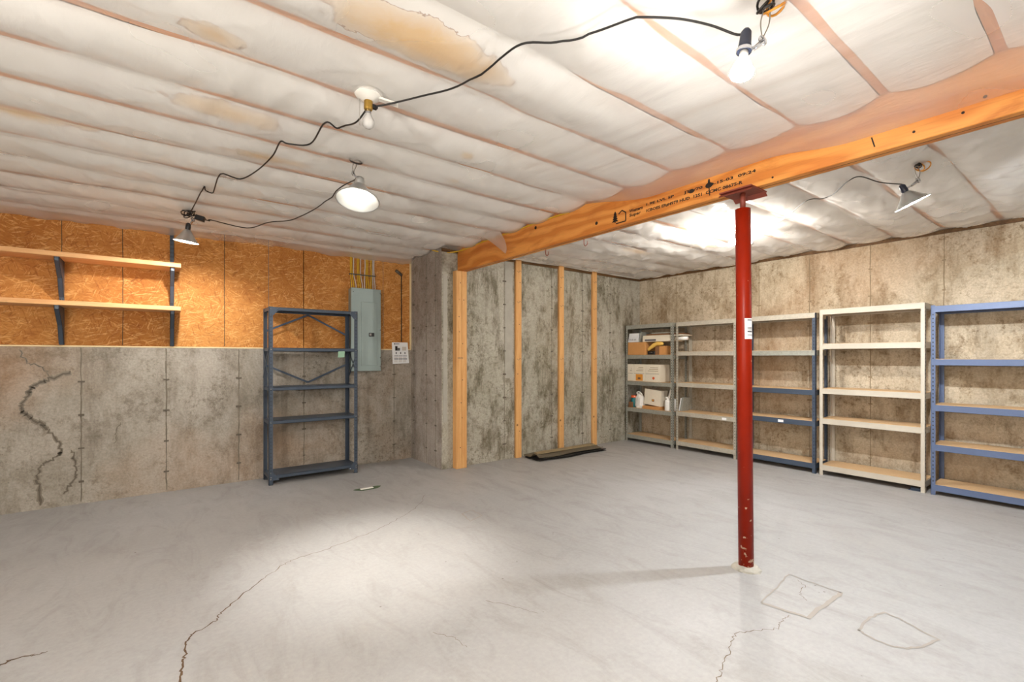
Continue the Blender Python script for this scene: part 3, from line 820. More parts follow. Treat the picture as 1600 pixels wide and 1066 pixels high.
# ------------------------------------------------------------------ storage racks along the right wall
def rack(label, y0, y1, height, levels, post_m, beam_ms, group='storage racks along the right wall', sticker=None, top_board=True, face_slots=True):
    """y0 < y1; boards run along Y; front at XF"""
    XF, XB = 5.93, 6.285
    t = thing('storage_rack', label, 'shelving', ((XF + XB) / 2, (y0 + y1) / 2, 0), group)
    pw, pt = 0.034, 0.003
    for xx, sx in ((XF, 1), (XB, -1)):
        for yy, sy in ((y0, 1), (y1, -1)):
            mb = MB()
            mb.box((min(xx, xx + sx*pt), min(yy, yy + sy*pw), 0), (max(xx, xx + sx*pt), max(yy, yy + sy*pw), height))
            mb.box((min(xx, xx + sx*pw), min(yy, yy + sy*pt), 0), (max(xx, xx + sx*pw), max(yy, yy + sy*pt), height))
            po = mb.build('post', post_m, t)
            sl = MB(); z = 0.05
            while z < height - .03:
                cy = yy + sy * pw * 0.5
                xo = xx - sx * 0.0006
                if face_slots or sx < 0: sl.box((min(xo, xo + sx*.0004), cy - .004, z), (max(xo, xo + sx*.0004), cy + .004, z + .014))
                cx = xx + sx * pw * 0.55; yo = yy - sy * 0.0006
                sl.box((cx - .004, min(yo, yo + sy*.0004), z), (cx + .004, max(yo, yo + sy*.0004), z + .014))
                z += 0.038
            so = sl.build('keyhole_slots', M['slot'], po); so['kind'] = 'stuff'
    for li, z in enumerate(levels):
        bm_ = beam_ms[min(li, len(beam_ms) - 1)]
        hb = 0.058
        for xx, sx in ((XF + pt, 1), (XB - pt, -1)):
            mb = MB()
            mb.bbox((min(xx - sx*.004, xx + sx*.002), y0 + .006, z - hb), (max(xx - sx*.004, xx + sx*.002), y1 - .006, z), 0.002)
            mb.box((min(xx, xx + sx*.022), y0 + .006, z - .024), (max(xx, xx + sx*.022), y1 - .006, z - .021))
            mb.box((min(xx - sx*.004, xx + sx*.010), y0 + .006, z - .003), (max(xx - sx*.004, xx + sx*.010), y1 - .006, z + .001))
            bo = mb.build('rail', bm_, t)
            if sticker is not None and li == sticker[0] and xx < XF + .01:
                MB().box((XF - .0025, sticker[1] - .03, z - .045), (XF - .001, sticker[1] + .03, z - .015)).build('sticker', M['paper'], bo)
        for yy, sy in ((y0 + pt, 1), (y1 - pt, -1)):
            MB().box((XF + .01, min(yy, yy + sy*.003), z - hb), (XB - .01, max(yy, yy + sy*.003), z)).build('side_rail', bm_, t)
        if li > 0 or top_board:
            MB().bbox((XF + .009, y0 + .008, z - .020), (XB - .009, y1 - .008, z - .006 if li == 0 else z + .004), 0.002).build('shelf_board', M['particle'], t)
    return t
rack('dull galvanized rack filled with cartons and bottles in the corner', 3.992, 4.842, 1.82, [1.82, 1.352, 0.942, 0.525, 0.105], M['galv_green'], [M['galv_green']])
rack('bright galvanized rack with bare boards beside the one holding cartons', 3.062, 3.938, 1.82, [1.82, 1.400, 0.955, 0.540, 0.118], M['galv'], [M['galv']], sticker=(3, 3.22))
rack('rack with dark blue lower rails and galvanized upper rails behind the red post', 2.150, 3.045, 1.825, [1.825, 1.398, 0.945, 0.590, 0.112], M['blue_grey'], [M['galv'], M['galv_green'], M['blue_grey']], sticker=(3, 2.52))
rack('cream painted rack with five bare board shelves', 1.200, 2.112, 1.852, [1.852, 1.468, 0.968, 0.632, 0.112], M['cream_steel'], [M['cream_steel']], face_slots=False)
rack('bright blue rack with bare board shelves beside the cream rack', 0.240, 1.160, 1.818, [1.808, 1.300, 0.862, 0.482, 0.098], M['blue_bright'], [M['blue_bright']])

# things on the corner rack -----------------------------------------
def carton(label, a, b, mat, flaps=True, name='cardboard_box', group=None, tape=None, z_rot=0):
    c = ((a[0]+b[0])/2, (a[1]+b[1])/2, a[2])
    t = thing(name, label, 'box', c, group)
    MB().bbox(a, b, 0.003).build('body', mat, t)
    if flaps:
        MB().box((a[0] + .002, c[1] - .002, b[2] - .0005), (b[0] - .002, c[1] + .002, b[2] + .001)).build('lid_seam', M['brown'], t)
    if tape:
        MB().box((a[0] - .001, c[1] - .02, b[2] - .05), (a[0] + .0005, c[1] + .02, b[2] + .0008)).build('tape', tape, t)
    return t
S2, S3, S4 = 1.357, 0.947, 0.530
carton('orange brown cardboard box under the white papers on the corner rack', (5.95, 4.485, S2), (6.22, 4.818, S2 + .196), M['cardboard'])
t = thing('paper_stack', 'white folded papers with handwriting on top of a cardboard box', 'papers', (6.06, 4.72, S2 + .198))
for k in range(5):
    MB().bbox((5.955 + .006*k, 4.622 + .003*k, S2 + .1985 + .028*k), (6.18, 4.820 - .002*k, S2 + .2255 + .028*k), 0.003).build('sheet_bundle', M['paper'], t)
text_mesh('handwriting', 'Desk #1', 0.13, 0.03, Matrix(((0, 0, -1, 5.9535), (-1, 0, 0, 4.79), (0, 1, 0, S2 + .222), (0, 0, 0, 1))), M['ink'], t)
t = thing('tile_sample', 'grey slab leaning between papers and the flat boxes on the corner rack', 'tile', (6.05, 4.58, S2 + .198))
MB().obox((6.05, 4.585, S2 + .198 + .078), (.09, 0, 0), (0, .011, 0), (0, -.022, .076)).build('slab', M['galv_green'], t)
t = thing('flat_box', 'long flat white box lying across boxes on the corner rack', 'box', (6.1, 4.25, S2 + .198))
MB().bbox((5.96, 4.02, S2 + .198), (6.24, 4.545, S2 + .272), 0.004).build('body', M['white_box'], t)
MB().bbox((5.958, 4.30, S2 + .21), (5.962, 4.50, S2 + .235), 0.001).build('printed_band', M['ink'], t)
t = thing('board_bundle', 'flat white boards on top of the long box, poking out of the rack', 'boards', (6.1, 4.15, S2 + .273))
for k, (ya, yb, m_) in enumerate(((3.86, 4.545, 'white_box'), (3.90, 4.50, 'brown'), (4.00, 4.42, 'galv_green'))):
    MB().bbox((5.97 + .02*k, ya, S2 + .273 + .022*k), (6.22, yb, S2 + .293 + .022*k), 0.003).build('board', M[m_], t)
t = thing('mailing_tube', 'white rolled tube poking from the corner rack beside the galvanized rack', 'tube', (6.0, 4.0, S2 + .12))
MB().lathe([(0, 0), (.028, 0), (.028, .21), (0, .21)], (6.02, 4.016, S2 + .235), (0, -1, 0), 16).build('tube', M['white_plastic'], t)
MB().lathe([(0, -.003), (.024, -.003), (.024, .001)], (6.02, 4.016 - .21, S2 + .235), (0, -1, 0), 16).build('end_cap', M['brown'], t)
t = carton('small reddish brown box under the yellow foam wedge', (5.99, 4.160, S2), (6.15, 4.335, S2 + .132), M['cardboard'], name='small_carton')
MB().box((5.9885, 4.262, S2 + .002), (5.9905, 4.33, S2 + .128)).build('brown_panel', M['brown'], t)  # brown rectangle over part of the box front
t = thing('foam_wedge', 'curved yellow foam piece resting between two cardboard boxes', 'foam', (5.98, 4.33, S2 + .09))
pp = smooth_path([(5.985, 4.455, S2 + .075), (5.985, 4.40, S2 + .115), (5.985, 4.31, S2 + .162), (5.985, 4.22, S2 + .165), (5.985, 4.19, S2 + .164)], 5)
MB().tube(pp, [.012 + .019 * math.sin(PI * min(1, .12 + .8*i/(len(pp)-1))) for i in range(len(pp))], 10).build('foam', M['yellow'], t)
t = thing('tool_case', 'small black case under the yellow foam on the corner rack', 'case', (6.02, 4.40, S2))
MB().bbox((5.985, 4.345, S2), (6.12, 4.475, S2 + .055), 0.008).build('body', M['black'], t)
MB().tube([(5.984, 4.38, S2 + .03), (5.975, 4.39, S2 + .035), (5.975, 4.43, S2 + .035), (5.984, 4.44, S2 + .03)], .004, 6).build('handle', M['wire'], t)
for i, (ya, yb, lab, m2) in enumerate(((4.708, 4.825, 'plain white carton beside the corner wall on the rack', None),
                                       (4.492, 4.702, 'white carton with orange patch between two other cartons', 'orange_print'),
                                       (4.224, 4.486, 'wide white carton with small orange mark on the rack', 'orange'))):
    t = carton(lab, (5.95, ya, S3), (6.20, yb, S3 + .262), M['white_box'], name='white_carton', flaps=True)
    MB().box((5.9487, ya + .01, S3 + .118), (5.9495, yb - .01, S3 + .122)).build('fold_line', M['ink'], t)
    if m2 == 'orange_print':
        MB().box((5.9485, ya + .04, S3 + .01), (5.9495, yb - .04, S3 + .11)).build('printed_patch', M['orange_print'], t)
        MB().box((5.9478, ya + .08, S3 + .03), (5.9486, yb - .08, S3 + .06)).build('printed_mark', M['brown'], t)
    elif m2:
        MB().lathe([(0, 0), (.022, 0), (.022, .001)], (5.9490, (ya + yb) / 2 - .02, S3 + .055), (-1, 0, 0), 10, False).build('printed_mark', M['orange'], t)
    for k in range(3):
        MB().box((5.9487, ya + .03, S3 + .16 + .025*k), (5.9495, yb - .05 - .02*k, S3 + .167 + .025*k)).build('print_line', M['mat_strip'], t)
t = thing('paint_can', 'teal jar with orange lid beside the white bag', 'jar', (6.03, 4.765, S4))
MB().lathe([(0, 0), (.045, 0), (.048, .01), (.048, .13), (.044, .15), (0, .15)], (6.03, 4.755, S4), UP, 20).build('jar', M['teal'], t)
MB().lathe([(.05, .150), (.05, .182), (.046, .186), (0, .186)], (6.03, 4.755, S4), UP, 20).build('lid', M['orange'], t)
carton('low tan box in front of the teal jar', (5.945, 4.735, S4), (5.98, 4.80, S4 + .085), M['brown'], name='small_carton', flaps=False)
t = thing('paper_bag', 'crumpled white bag with pinched top on the corner rack', 'bag', (6.0, 4.625, S4))
rb = random.Random(8); bv = []; rings = [(0.06, .0), (.072, .03), (.07, .10), (.066, .16), (.05, .19), (.028, .205), (.034, .225)]
for r, z in rings:
    for k in range(14):
        a = 2*PI*k/14; q = r * rb.uniform(.88, 1.12)
        bv.append((6.01 + q*.75*math.cos(a), 4.625 + q*1.12*math.sin(a), S4 + z))
MB().add(bv, [(i*14+k, i*14+(k+1)%14, (i+1)*14+(k+1)%14, (i+1)*14+k) for i in range(6) for k in range(14)] + [tuple(range(13, -1, -1))]).build('bag', M['white_plastic'], t)
MB().tube(smooth_path([(6.0, 4.66, S4 + .20), (5.99, 4.67, S4 + .235), (5.99, 4.63, S4 + .25), (5.99, 4.585, S4 + .22), (6.0, 4.575, S4 + .19)], 4), .010, 8).build('pinched_top', M['porcelain'], t)
t = carton('flat tan box lying under the tilted white carton', (5.955, 4.245, S4), (6.15, 4.542, S4 + .045), M['cardboard'], name='flat_carton', flaps=False)
t = thing('white_carton', 'tilted pale square carton with a small emblem on the corner rack', 'box', (6.06, 4.37, S4 + .046))
cc = Vector((6.06, 4.375, S4 + .046 + .133)); a_ = math.radians(5)
uy, uz = Vector((0, math.cos(a_), math.sin(a_))), Vector((0, -math.sin(a_), math.cos(a_)))
MB().obox(cc, Vector((.08, 0, .0)), uy * .148, uz * .118).build('body', M['white_box'], t)
MB().obox(cc + Vector((-.081, -.01, -.045)), Vector((.0008, 0, 0)), uy * .022, uz * .018).build('emblem', M['brown'], t)
MB().obox(cc + Vector((-.0815, -.01, -.042)), Vector((.0008, 0, 0)), uy * .012, uz * .009).build('emblem_centre', M['orange_print'], t)
t = thing('spray_bottle', 'white plastic jug with a leaning handle on the corner rack', 'bottle', (6.0, 4.11, S4))
MB().lathe([(0, 0), (.048, 0), (.05, .008), (.05, .13), (.044, .155), (.020, .168), (.018, .185), (0, .185)], (6.0, 4.115, S4), UP, 20).build('bottle', M['white_plastic'], t)
MB().lathe([(.022, .180), (.022, .205), (0, .207)], (6.0, 4.135, S4), UP, 14).build('cap', M['porcelain'], t)
MB().obox((6.02, 4.10, S4 + .235), (.006, 0, 0), (0, .016, .004), (0, -.022, .075)).build('handle', M['porcelain'], t)
t = thing('white_jug', 'second white bottle half hidden by the rack posts', 'bottle', (6.0, 4.035, S4))
MB().lathe([(0, 0), (.036, 0), (.036, .12), (.016, .145), (.016, .165), (0, .165)], (6.05, 4.035, S4), UP, 16).build('bottle', M['white_plastic'], t)
MB().lathe([(.018, .16), (.018, .18), (0, .181)], (6.05, 4.035, S4), UP, 12).build('cap', M['porcelain'], t)
t = thing('leaning_binder', 'grey binder leaning in the galvanized rack beside the posts', 'binder', (6.08, 3.90, .545))
MB().obox((6.08, 3.885, .545 + .100), (.09, 0, 0), (0, .016, .003), (0, -.018, .097)).build('cover', M['galv_green'], t)
MB().obox((6.08, 3.912, .545 + .092), (.088, 0, 0), (0, .008, .0016), (0, -.017, .09)).build('pages', M['paper'], t)
# yellow cap on top of the gap between racks and a dark bracket under the cream rack
t = thing('floor_bracket', 'small dark metal bracket on the slab under the cream rack', 'bracket', (5.99, 1.29, 0))
MB().bbox((5.95, 1.235, 0.0), (6.02, 1.335, 0.006), 0.002).build('plate', M['blue_grey'], t)
MB().bbox((5.965, 1.245, 0.005), (5.985, 1.32, 0.03), 0.004).build('arm', M['blue_grey'], t)

# ------------------------------------------------------------------ slate blue open rack on the left wall
def open_rack():
    x0, x1, yf, yb, H = 0.903, 1.815, 5.33, 5.655, 1.842
    t = thing('open_rack', 'slate blue open steel rack with cross braces by the breaker panel', 'shelving', ((x0 + x1) / 2, (yf + yb) / 2, 0))
    w, th = .038, .003; m = M['blue_steel']
    for xx, sx in ((x0, 1), (x1, -1)):
        for yy, sy in ((yf, 1), (yb, -1)):
            mb = MB()
            mb.box((min(xx, xx + sx*w), min(yy, yy + sy*th), 0), (max(xx, xx + sx*w), max(yy, yy + sy*th), H))
            mb.box((min(xx, xx + sx*th), min(yy, yy + sy*w), 0), (max(xx, xx + sx*th), max(yy, yy + sy*w), H))
            mb.box((min(xx, xx + sx*w), min(yy, yy + sy*w), 0), (max(xx, xx + sx*w), max(yy, yy + sy*w), .006))
            po = mb.build('post', m, t)
            sl = MB(); z = .06
            while z < H - .04:
                cx = xx + sx * w * .5; yo = yy - sy * .0006
                sl.box((cx - .004, min(yo, yo + sy*.0004), z), (cx + .004, max(yo, yo + sy*.0004), z + .010))
                z += .038
            so = sl.build('bolt_slots', M['slot'], po); so['kind'] = 'stuff'
    for z in (1.840, 1.418, 1.008, 0.662, 0.098):
        mb = MB(); q = .004
        mb.box((x0 + q, yf + q, z - .004), (x1 - q, yb - q, z))
        for a, b in (((x0+q, yf+q), (x1-q, yf+q+.003)), ((x0+q, yb-q-.003), (x1-q, yb-q)), ((x0+q, yf+q), (x0+q+.003, yb-q)), ((x1-q-.003, yf+q), (x1-q, yb-q))):
            mb.box((a[0], a[1], z - .036), (b[0], b[1], z - .001))
        mb.box((x0 + q, yf + q, z - .036), (x1 - q, yf + .02, z - .033))
        so = mb.build('shelf', m, t)
        for xx in (x0 + .019, x1 - .019):
            MB().lathe([(0, 0), (.006, 0), (.006, .003), (.003, .005), (0, .005)], (xx, yf, z - .018), (0, -1, 0), 10).build('bolt', M['chrome'], so)
    for xx, sx in ((x0, 1), (x1, -1)):
        for zz, sz in ((H - .006, -1), (.045, 1)):
            a = (xx + sx*.006, yf - .002, zz); b = (xx + sx*.095, yf - .002, zz); c = (xx + sx*.006, yf - .002, zz + sz*.095)
            d = (xx + sx*.030, yf - .002, zz + sz*.095); e = (xx + sx*.095, yf - .002, zz + sz*.022)
            g = MB().prism([a, b, e, d, c], (0, .003, 0)).build('gusset', m, t)
            for px, pz in ((.018, .016), (.082, .012), (.018, .080)):
                MB().lathe([(0, 0), (.006, 0), (.006, .003), (0, .004)], (xx + sx*px, yf - .002, zz + sz*pz), (0, -1, 0), 10).build('bolt', M['chrome'], g)
    xc = (x0 + x1) / 2
    for p, q_ in (((x0 + .02, 1.60), (xc, 1.80)), ((x1 - .02, 1.58), (xc, 1.80)), ((x0 + .02, 1.235), (xc, 1.035)), ((x1 - .02, 1.235), (xc, 1.035))):
        MB().bar((p[0], yb + .002, p[1]), (q_[0], yb + .002, q_[1]), .020, .003, (0, 1, 0)).build('brace', M['blue_grey'], t)
    for xx, s in ((x0 - .002, -1), (x1 + .002, 1)):
        MB().bar((xx, yf + .015, 1.10), (xx, yb - .015, 1.40), .018, .003, (1, 0, 0)).build('side_brace', m, t)
        MB().bar((xx + s*.003, yf + .015, 1.40), (xx + s*.003, yb - .015, 1.10), .018, .003, (1, 0, 0)).build('side_brace', m, t)
    g = MB().obox((1.634, yf + .002, 1.352), (.036, 0, .001), (0, .001, 0), (.002, 0, .034)).build('paper_tag', M['green_tag'], t)
    g['label'] = 'pale green paper tag hanging from the shelf'
open_rack()

# ------------------------------------------------------------------ bracketed pine shelves on the strand board
ws = thing('wall_shelf', 'two pine plank shelves on grey metal brackets against the strand board', 'shelf', (-1.0, 5.55, 1.43))
for z in (2.165, 1.757):
    MB().bbox((-2.35, 5.40, z), (0.169, 5.695, z + .040), 0.004).build('plank', M['shelf_wood'], ws)
for bx in (-1.90, -0.683, 0.105):
    s_ = MB().bbox((bx - .016, WY - .006, 1.43), (bx + .016, WY + .0125, 2.60 if bx > 0 else 2.20), 0.002).build('slotted_track', M['blue_steel'], ws)
    sl = MB()
    for k in range(28 if bx > 0 else 18):
        for dx in (-.007, .007):
            sl.box((bx + dx - .002, WY - .0068, 1.46 + k*.04), (bx + dx + .002, WY - .0058, 1.478 + k*.04))
    so = sl.build('slots', M['slot'], s_); so['kind'] = 'stuff'
    for z, zl in ((2.165, 1.85), (1.757, 1.435)):
        br = MB()
        for dx in (-.016, .012):
            br.prism([(bx + dx, WY - .006, z), (bx + dx, 5.435, z), (bx + dx, 5.435, z - .03), (bx + dx, 5.60, z - .16), (bx + dx, WY - .025, zl), (bx + dx, WY - .006, zl)], (.004, 0, 0))
        br.prism([(bx - .016, 5.435, z - .001), (bx - .016, 5.435, z - .03), (bx - .016, 5.60, z - .16), (bx - .016, WY - .025, zl), (bx - .016, WY - .022, zl), (bx - .016, 5.604, z - .158), (bx - .016, 5.438, z - .03), (bx - .016, 5.438, z - .001)], (.032, 0, 0))
        br.box((bx - .018, 5.43, z - .004), (bx + .018, WY - .006, z))
        br.build('bracket', M['blue_steel'], ws)

# ------------------------------------------------------------------ breaker panel, cables, notice
ep = thing('breaker_panel', 'grey steel breaker panel cabinet mounted half on the strand board', 'panel', (2.0, 5.65, 1.15))
PX0, PX1, PZ0, PZ1, PYF = 1.834, 2.194, 1.155, 2.150, 5.605
MB().bbox((PX0, PYF, PZ0), (PX1, WY + .013, PZ1), 0.006).build('cabinet', M['panel_grey'], ep)
MB().bbox((PX0 - .004, PYF - .006, PZ0 - .004), (PX1 + .004, PYF + .002, PZ1 + .004), 0.004).build('cover', M['panel_grey'], ep)
dr = MB().bbox((PX0 + .115, PYF - .012, PZ0 + .06), (PX1 - .045, PYF - .004, PZ1 - .16), 0.004).build('door', M['panel_grey'], ep)
MB().bbox((PX0 + .21, PYF - .020, 1.572), (PX0 + .275, PYF - .010, 1.618), 0.003).build('latch', M['black'], dr)
MB().bbox((PX0 + .214, PYF - .024, 1.580), (PX0 + .240, PYF - .018, 1.610), 0.003).build('latch_button', M['chrome'], dr)
for sx_, sz_ in ((.02, .05), (.355, .05), (.02, .95), (.355, .95), (.355, .5), (.355, .16)):
    MB().lathe([(0, 0), (.006, 0), (.005, .004), (0, .004)], (PX0 + sx_, PYF - .006, PZ0 + sz_), (0, -1, 0), 10).build('screw', M['chrome'], ep)
rc = random.Random(4)
for k in range(12):
    xa = PX0 + .020 + k * .0265
    yel = k in (0, 1, 3, 4, 7, 8, 9)
    xm = PX0 + .02 + (k // 3) * .085 + (k % 3) * .018
    pth = smooth_path([(xa, WY - .045, PZ1 - .01), (xa, WY - .04, PZ1 + .05), (xm, WY - .012, PZ1 + .18), (xm + rc.uniform(-.008, .008), WY - .012, PZ1 + .30), (xm, WY - .012, PZ1 + .46)], 5)
    cb = MB().tube(pth, .0062, 8).build('cable', M['yellow_cable' if yel else 'white_cable'], None, (xa, WY - .045, PZ1))
    tag(cb, 'yellow electrical cable rising from the top of the breaker panel' if yel else 'white electrical cable rising from the top of the breaker panel', 'cable', 'yellow cables above the breaker panel' if yel else 'white cables above the breaker panel')
cb = MB().bbox((PX0 + .005, WY - .020, PZ1 + .172), (PX0 + .330, WY + .012, PZ1 + .186), 0.003).build('cable_strap', M['damp'], None, (2.0, WY - .01, PZ1 + .17))
tag(cb, 'thin strap holding the bunch of cables over the breaker panel', 'strap')
pn = thing('paper_notice', 'white printed notice sheet pinned in the corner beside the breaker panel', 'notice', (2.49, WY - .004, 1.235))
MB().add([(2.379, WY - .006, 1.51), (2.595, WY - .006, 1.512), (2.611, WY - .014, 1.242), (2.388, WY - .012, 1.233)], [(0, 1, 2, 3)]).build('sheet', M['paper'], pn)
def note(x0, z0, x1, z1, mat, nm='printed_block'):
    MB().box((x0, WY - .0165, z0), (x1, WY - .0150, z1)).build(nm, mat, pn)
note(2.42, 1.405, 2.450, 1.462, M['ink_dark']); note(2.452, 1.405, 2.485, 1.440, M['ink']); note(2.515, 1.405, 2.57, 1.455, M['white_cable'])
note(2.405, 1.484, 2.42, 1.497, M['ink_dark']); note(2.425, 1.487, 2.475, 1.494, M['ink'])
for i in range(3):
    xq = 2.415 + .06 * i
    note(xq + .012, 1.362, xq + .026, 1.386, M['ink'])
    note(xq - .008, 1.332, xq + .046, 1.341, M['ink']); note(xq - .008, 1.315, xq + .040, 1.321, M['white_cable'])
    note(xq - .008, 1.292, xq + .046, 1.303, M['ink']); note(xq - .008, 1.270, xq + .040, 1.277, M['white_cable']); note(xq - .008, 1.256, xq + .036, 1.262, M['white_cable'])
cb = thing('pipe_stub', 'short dark pipe stub with a thin cable hanging down to the notice', 'pipe', (2.5, WY - .02, 1.52))
MB().tube([(2.425, WY - .03, 2.428), (2.515, WY + .005, 2.385)], .018, 12).build('stub', M['damp'], cb)
MB().tube(smooth_path([(2.515, WY + .004, 2.385), (2.514, WY + .006, 2.2), (2.516, WY + .006, 1.9), (2.513, WY + .004, 1.52)], 5), .006, 6).build('cable', M['slot'], cb)
# yellow cable along the beam
pth = smooth_path([(2.60, 5.02, 2.595), (2.70, 4.90, 2.560), (2.80, 4.80, 2.566), (2.848, 4.63, 2.578), (2.851, 4.425, 2.590), (2.852, 4.05, 2.594), (2.852, 3.77, 2.588), (2.852, 3.465, 2.590), (2.852, 3.146, 2.590), (2.852, 2.95, 2.582)], 6)
o = MB().tube(pth, .0065, 8).build('cable', M['yellow_cable'], None, (2.85, 4.0, 2.62))
tag(o, 'yellow cable running along the top edge of the timber beam', 'cable')
for y, z in ((3.35, 2.345), (2.85, 2.345)):
    hk = MB().tube(smooth_path([(2.935, y, z), (2.935, y, z - .045), (2.935, y - .018, z - .065), (2.935, y - .04, z - .05), (2.935, y - .042, z - .03)], 5), .0035, 7).build('screw_hook', M['iron'], None, (2.935, y, z))
    tag(hk, 'small rusty screw hook in the underside of the timber beam', 'hook', 'hooks under the beam')

# ------------------------------------------------------------------ dark sheets on the floor
def sheet(label, x0, x1, y0, y1, z, th, amp, seed, mat, fold=0.0):
    rnd = random.Random(seed); nx, ny = 26, 9; top, bot = [], []
    for j in range(ny + 1):
        for i in range(nx + 1):
            u, w = i / nx, j / ny
            ex = rnd.uniform(-.012, .012) if i in (0, nx) else 0; ey = .02 * math.sin(u * 9 + seed) * (1 - w) if j == 0 else 0
            x = x0 + (x1 - x0) * u + ex; y = y0 + (y1 - y0) * w + ey
            zz = z + amp * (.5 + .5 * math.sin(w * 14 + seed)) * (.6 + .4 * math.sin(u * 5 + seed)) + fold * max(0, .12 - u) * 3 * math.sin(w * 6)
            top.append((x, y, zz + th)); bot.append((x, y, zz))
    n = len(top); W = nx + 1
    F = [(j*W+i, j*W+i+1, (j+1)*W+i+1, (j+1)*W+i) for j in range(ny) for i in range(nx)]
    F += [(n + a, n + d, n + c, n + b) for a, b, c, d in F[:nx*ny]]
    rim = [i for i in range(W)] + [(j+1)*W - 1 for j in range(1, ny + 1)] + [ny*W + i for i in range(nx - 1, -1, -1)] + [j*W for j in range(ny - 1, 0, -1)]
    F += [(rim[k], rim[(k+1) % len(rim)], n + rim[(k+1) % len(rim)], n + rim[k]) for k in range(len(rim))]
    o = MB().add(top + bot, F).build('floor_sheet', mat, None, ((x0 + x1)/2, (y0 + y1)/2, z))
    return tag(o, label, 'sheet')
sheet('lowest black rubber sheet of the pile on the slab under the studs', 3.83, 5.03, 4.47, 4.80, 0.0005, .008, .010, 1, M['dark_mat_edge'])
sheet('black rubber sheet in the middle of the pile under the studs', 3.88, 5.00, 4.46, 4.79, 0.019, .008, .014, 2, M['dark_mat_edge'])
sheet('dark wrinkled sheet topping the pile on the slab under the studs', 3.83, 4.98, 4.48, 4.81, 0.041, .008, .022, 3, M['dark_mat'], .08)
o = MB().obox((4.42, 4.63, .078), (.52, -.015, .004), (0, .035, .004), (0, 0, .006)).build('flat_strip', M['mat_strip'], None, (4.42, 4.63, .072))
tag(o, 'tan flat strip lying lengthwise on the pile of dark sheets', 'strip')

# ------------------------------------------------------------------ lamps and cords
def bulb_flood(t, tip, axis, r, L, glow_m, neck_m):
    """reflector flood bulb: neck at tip, face along axis"""
    ax = Vector(axis).normalized()
    b = MB().lathe([(0.0, L), (r * .55, L * .985), (r * .9, L * .93), (r, L * .84)], tip, ax, 16).build('bulb', glow_m, t)
    MB().lathe([(r, L * .84), (r * .95, L * .72), (r * .62, L * .42), (r * .42, L * .26)], tip, ax, 16).build('bulb_shoulder', G_shoulder, t)
    MB().lathe([(r * .43, L * .27), (r * .40, L * .14), (r * .36, 0), (0, 0)], tip, ax, 16).build('bulb_neck', neck_m, t)
    return b
def bulb_round(t, tip, axis, r, glow_m, neck_m):
    ax = Vector(axis).normalized(); L = r * 3.2
    pr = [(0, L), (r * .5, L - r * .13), (r * .87, L - r * .5), (r, L - r), (r * .9, L - r * 1.45), (r * .6, L - r * 2.0), (r * .45, L - r * 2.4)]
    MB().lathe(pr, tip, ax, 14).build('bulb', glow_m, t)
    MB().lathe([(r * .46, L - r * 2.4), (r * .44, 0), (0, 0)], tip, ax, 14).build('bulb_neck', neck_m, t)
def coil(t, c, r, n, m, seed, rad=.004, name='cord_coil', flat=.4):
    rnd = random.Random(seed)
    for k in range(n):
        tilt = Vector((rnd.uniform(-.8, .8), rnd.uniform(-.8, .8), 1)).normalized(); u = tilt.orthogonal().normalized(); w = tilt.cross(u)
        rr_ = r * rnd.uniform(.7, 1.15); cc = Vector(c) + Vector((rnd.uniform(-1, 1), rnd.uniform(-1, 1), rnd.uniform(-.6, .6))) * r * flat
        MB().tube([cc + u * math.cos(2*PI*i/16) * rr_ + w * math.sin(2*PI*i/16) * rr_ * .8 for i in range(16)], rad, 6, True).build(name, m, t)
def hanger(t, top, bottom, spread, m=None, rad=.0022):
    top, bottom = Vector(top), Vector(bottom); s = Vector((.8, -.6, 0)) * spread
    mid = (top + bottom) / 2
    MB().tube(smooth_path([bottom, mid - s * .9, top - s * .5, top, top + s * .6, mid + s, bottom], 5), rad, 6).build('wire_hanger', m or M['wire'], t)
def clamp(t, a, b):
    """spring clamp between socket a and hanger point b"""
    a, b = Vector(a), Vector(b); d = (b - a)
    MB().tube([a, a + d * .5 + Vector((0, 0, -.006)), b], .006, 8).build('clamp_arm', M['chrome'], t)
    n = d.normalized().orthogonal()
    MB().tube([b + (n * math.cos(2*PI*i/14) + Vector((0, 0, 1)) * math.sin(2*PI*i/14)) * .014 for i in range(14)], .004, 6, True).build('clamp_ring', M['chrome'], t)
    MB().obox(a + d * .75 + Vector((0, 0, -.012)), d.normalized() * .016, d.normalized().cross(Vector((0, 0, 1))).normalized() * .010, (0, 0, .004)).build('clamp_jaw', M['chrome'], t)
def reflector(t, apex, axis, r, depth, n=32):
    ax = Vector(axis).normalized(); th = .0018
    prof = [(r * .17, 0), (r * .26, depth * .05), (r * .38, depth * .20), (r * .52, depth * .42), (r * .70, depth * .66), (r * .90, depth * .90), (r, depth), (r * 1.03, depth * 1.01)]
    MB().lathe(prof, apex, ax, n).build('reflector', M['alu'], t)
    MB().lathe([(a - th, h_ + th * .6) for a, h_ in prof[:-1]], apex, ax, n).build('reflector_lining', M['reflector_in'], t)
    rim = Vector(apex) + ax * depth * 1.005; u = ax.orthogonal().normalized(); w = ax.cross(u)
    MB().tube([rim + (u * math.cos(2*PI*k/n) + w * math.sin(2*PI*k/n)) * r * 1.02 for k in range(n)], .0035, 6, True).build('rim', M['alu'], t)

G_flood = glow('glow_flood', NEUTRAL, POWER['flood'])
G_shoulder = glow('glow_shoulder', NEUTRAL, POWER['shoulder'])
G_refl = glow('glow_reflector', NEUTRAL, POWER['reflector'])
G_corner = glow('glow_corner', NEUTRAL, POWER['corner'])
G_cool = glow('glow_cool', COOL, POWER['cool'])
G_bare = glow('glow_bare', WARM, POWER['bare'])
G_added_fill = glow('glow_added_fill', WARM, POWER['rear'])  # bulbs of the added, unseen fill lamps

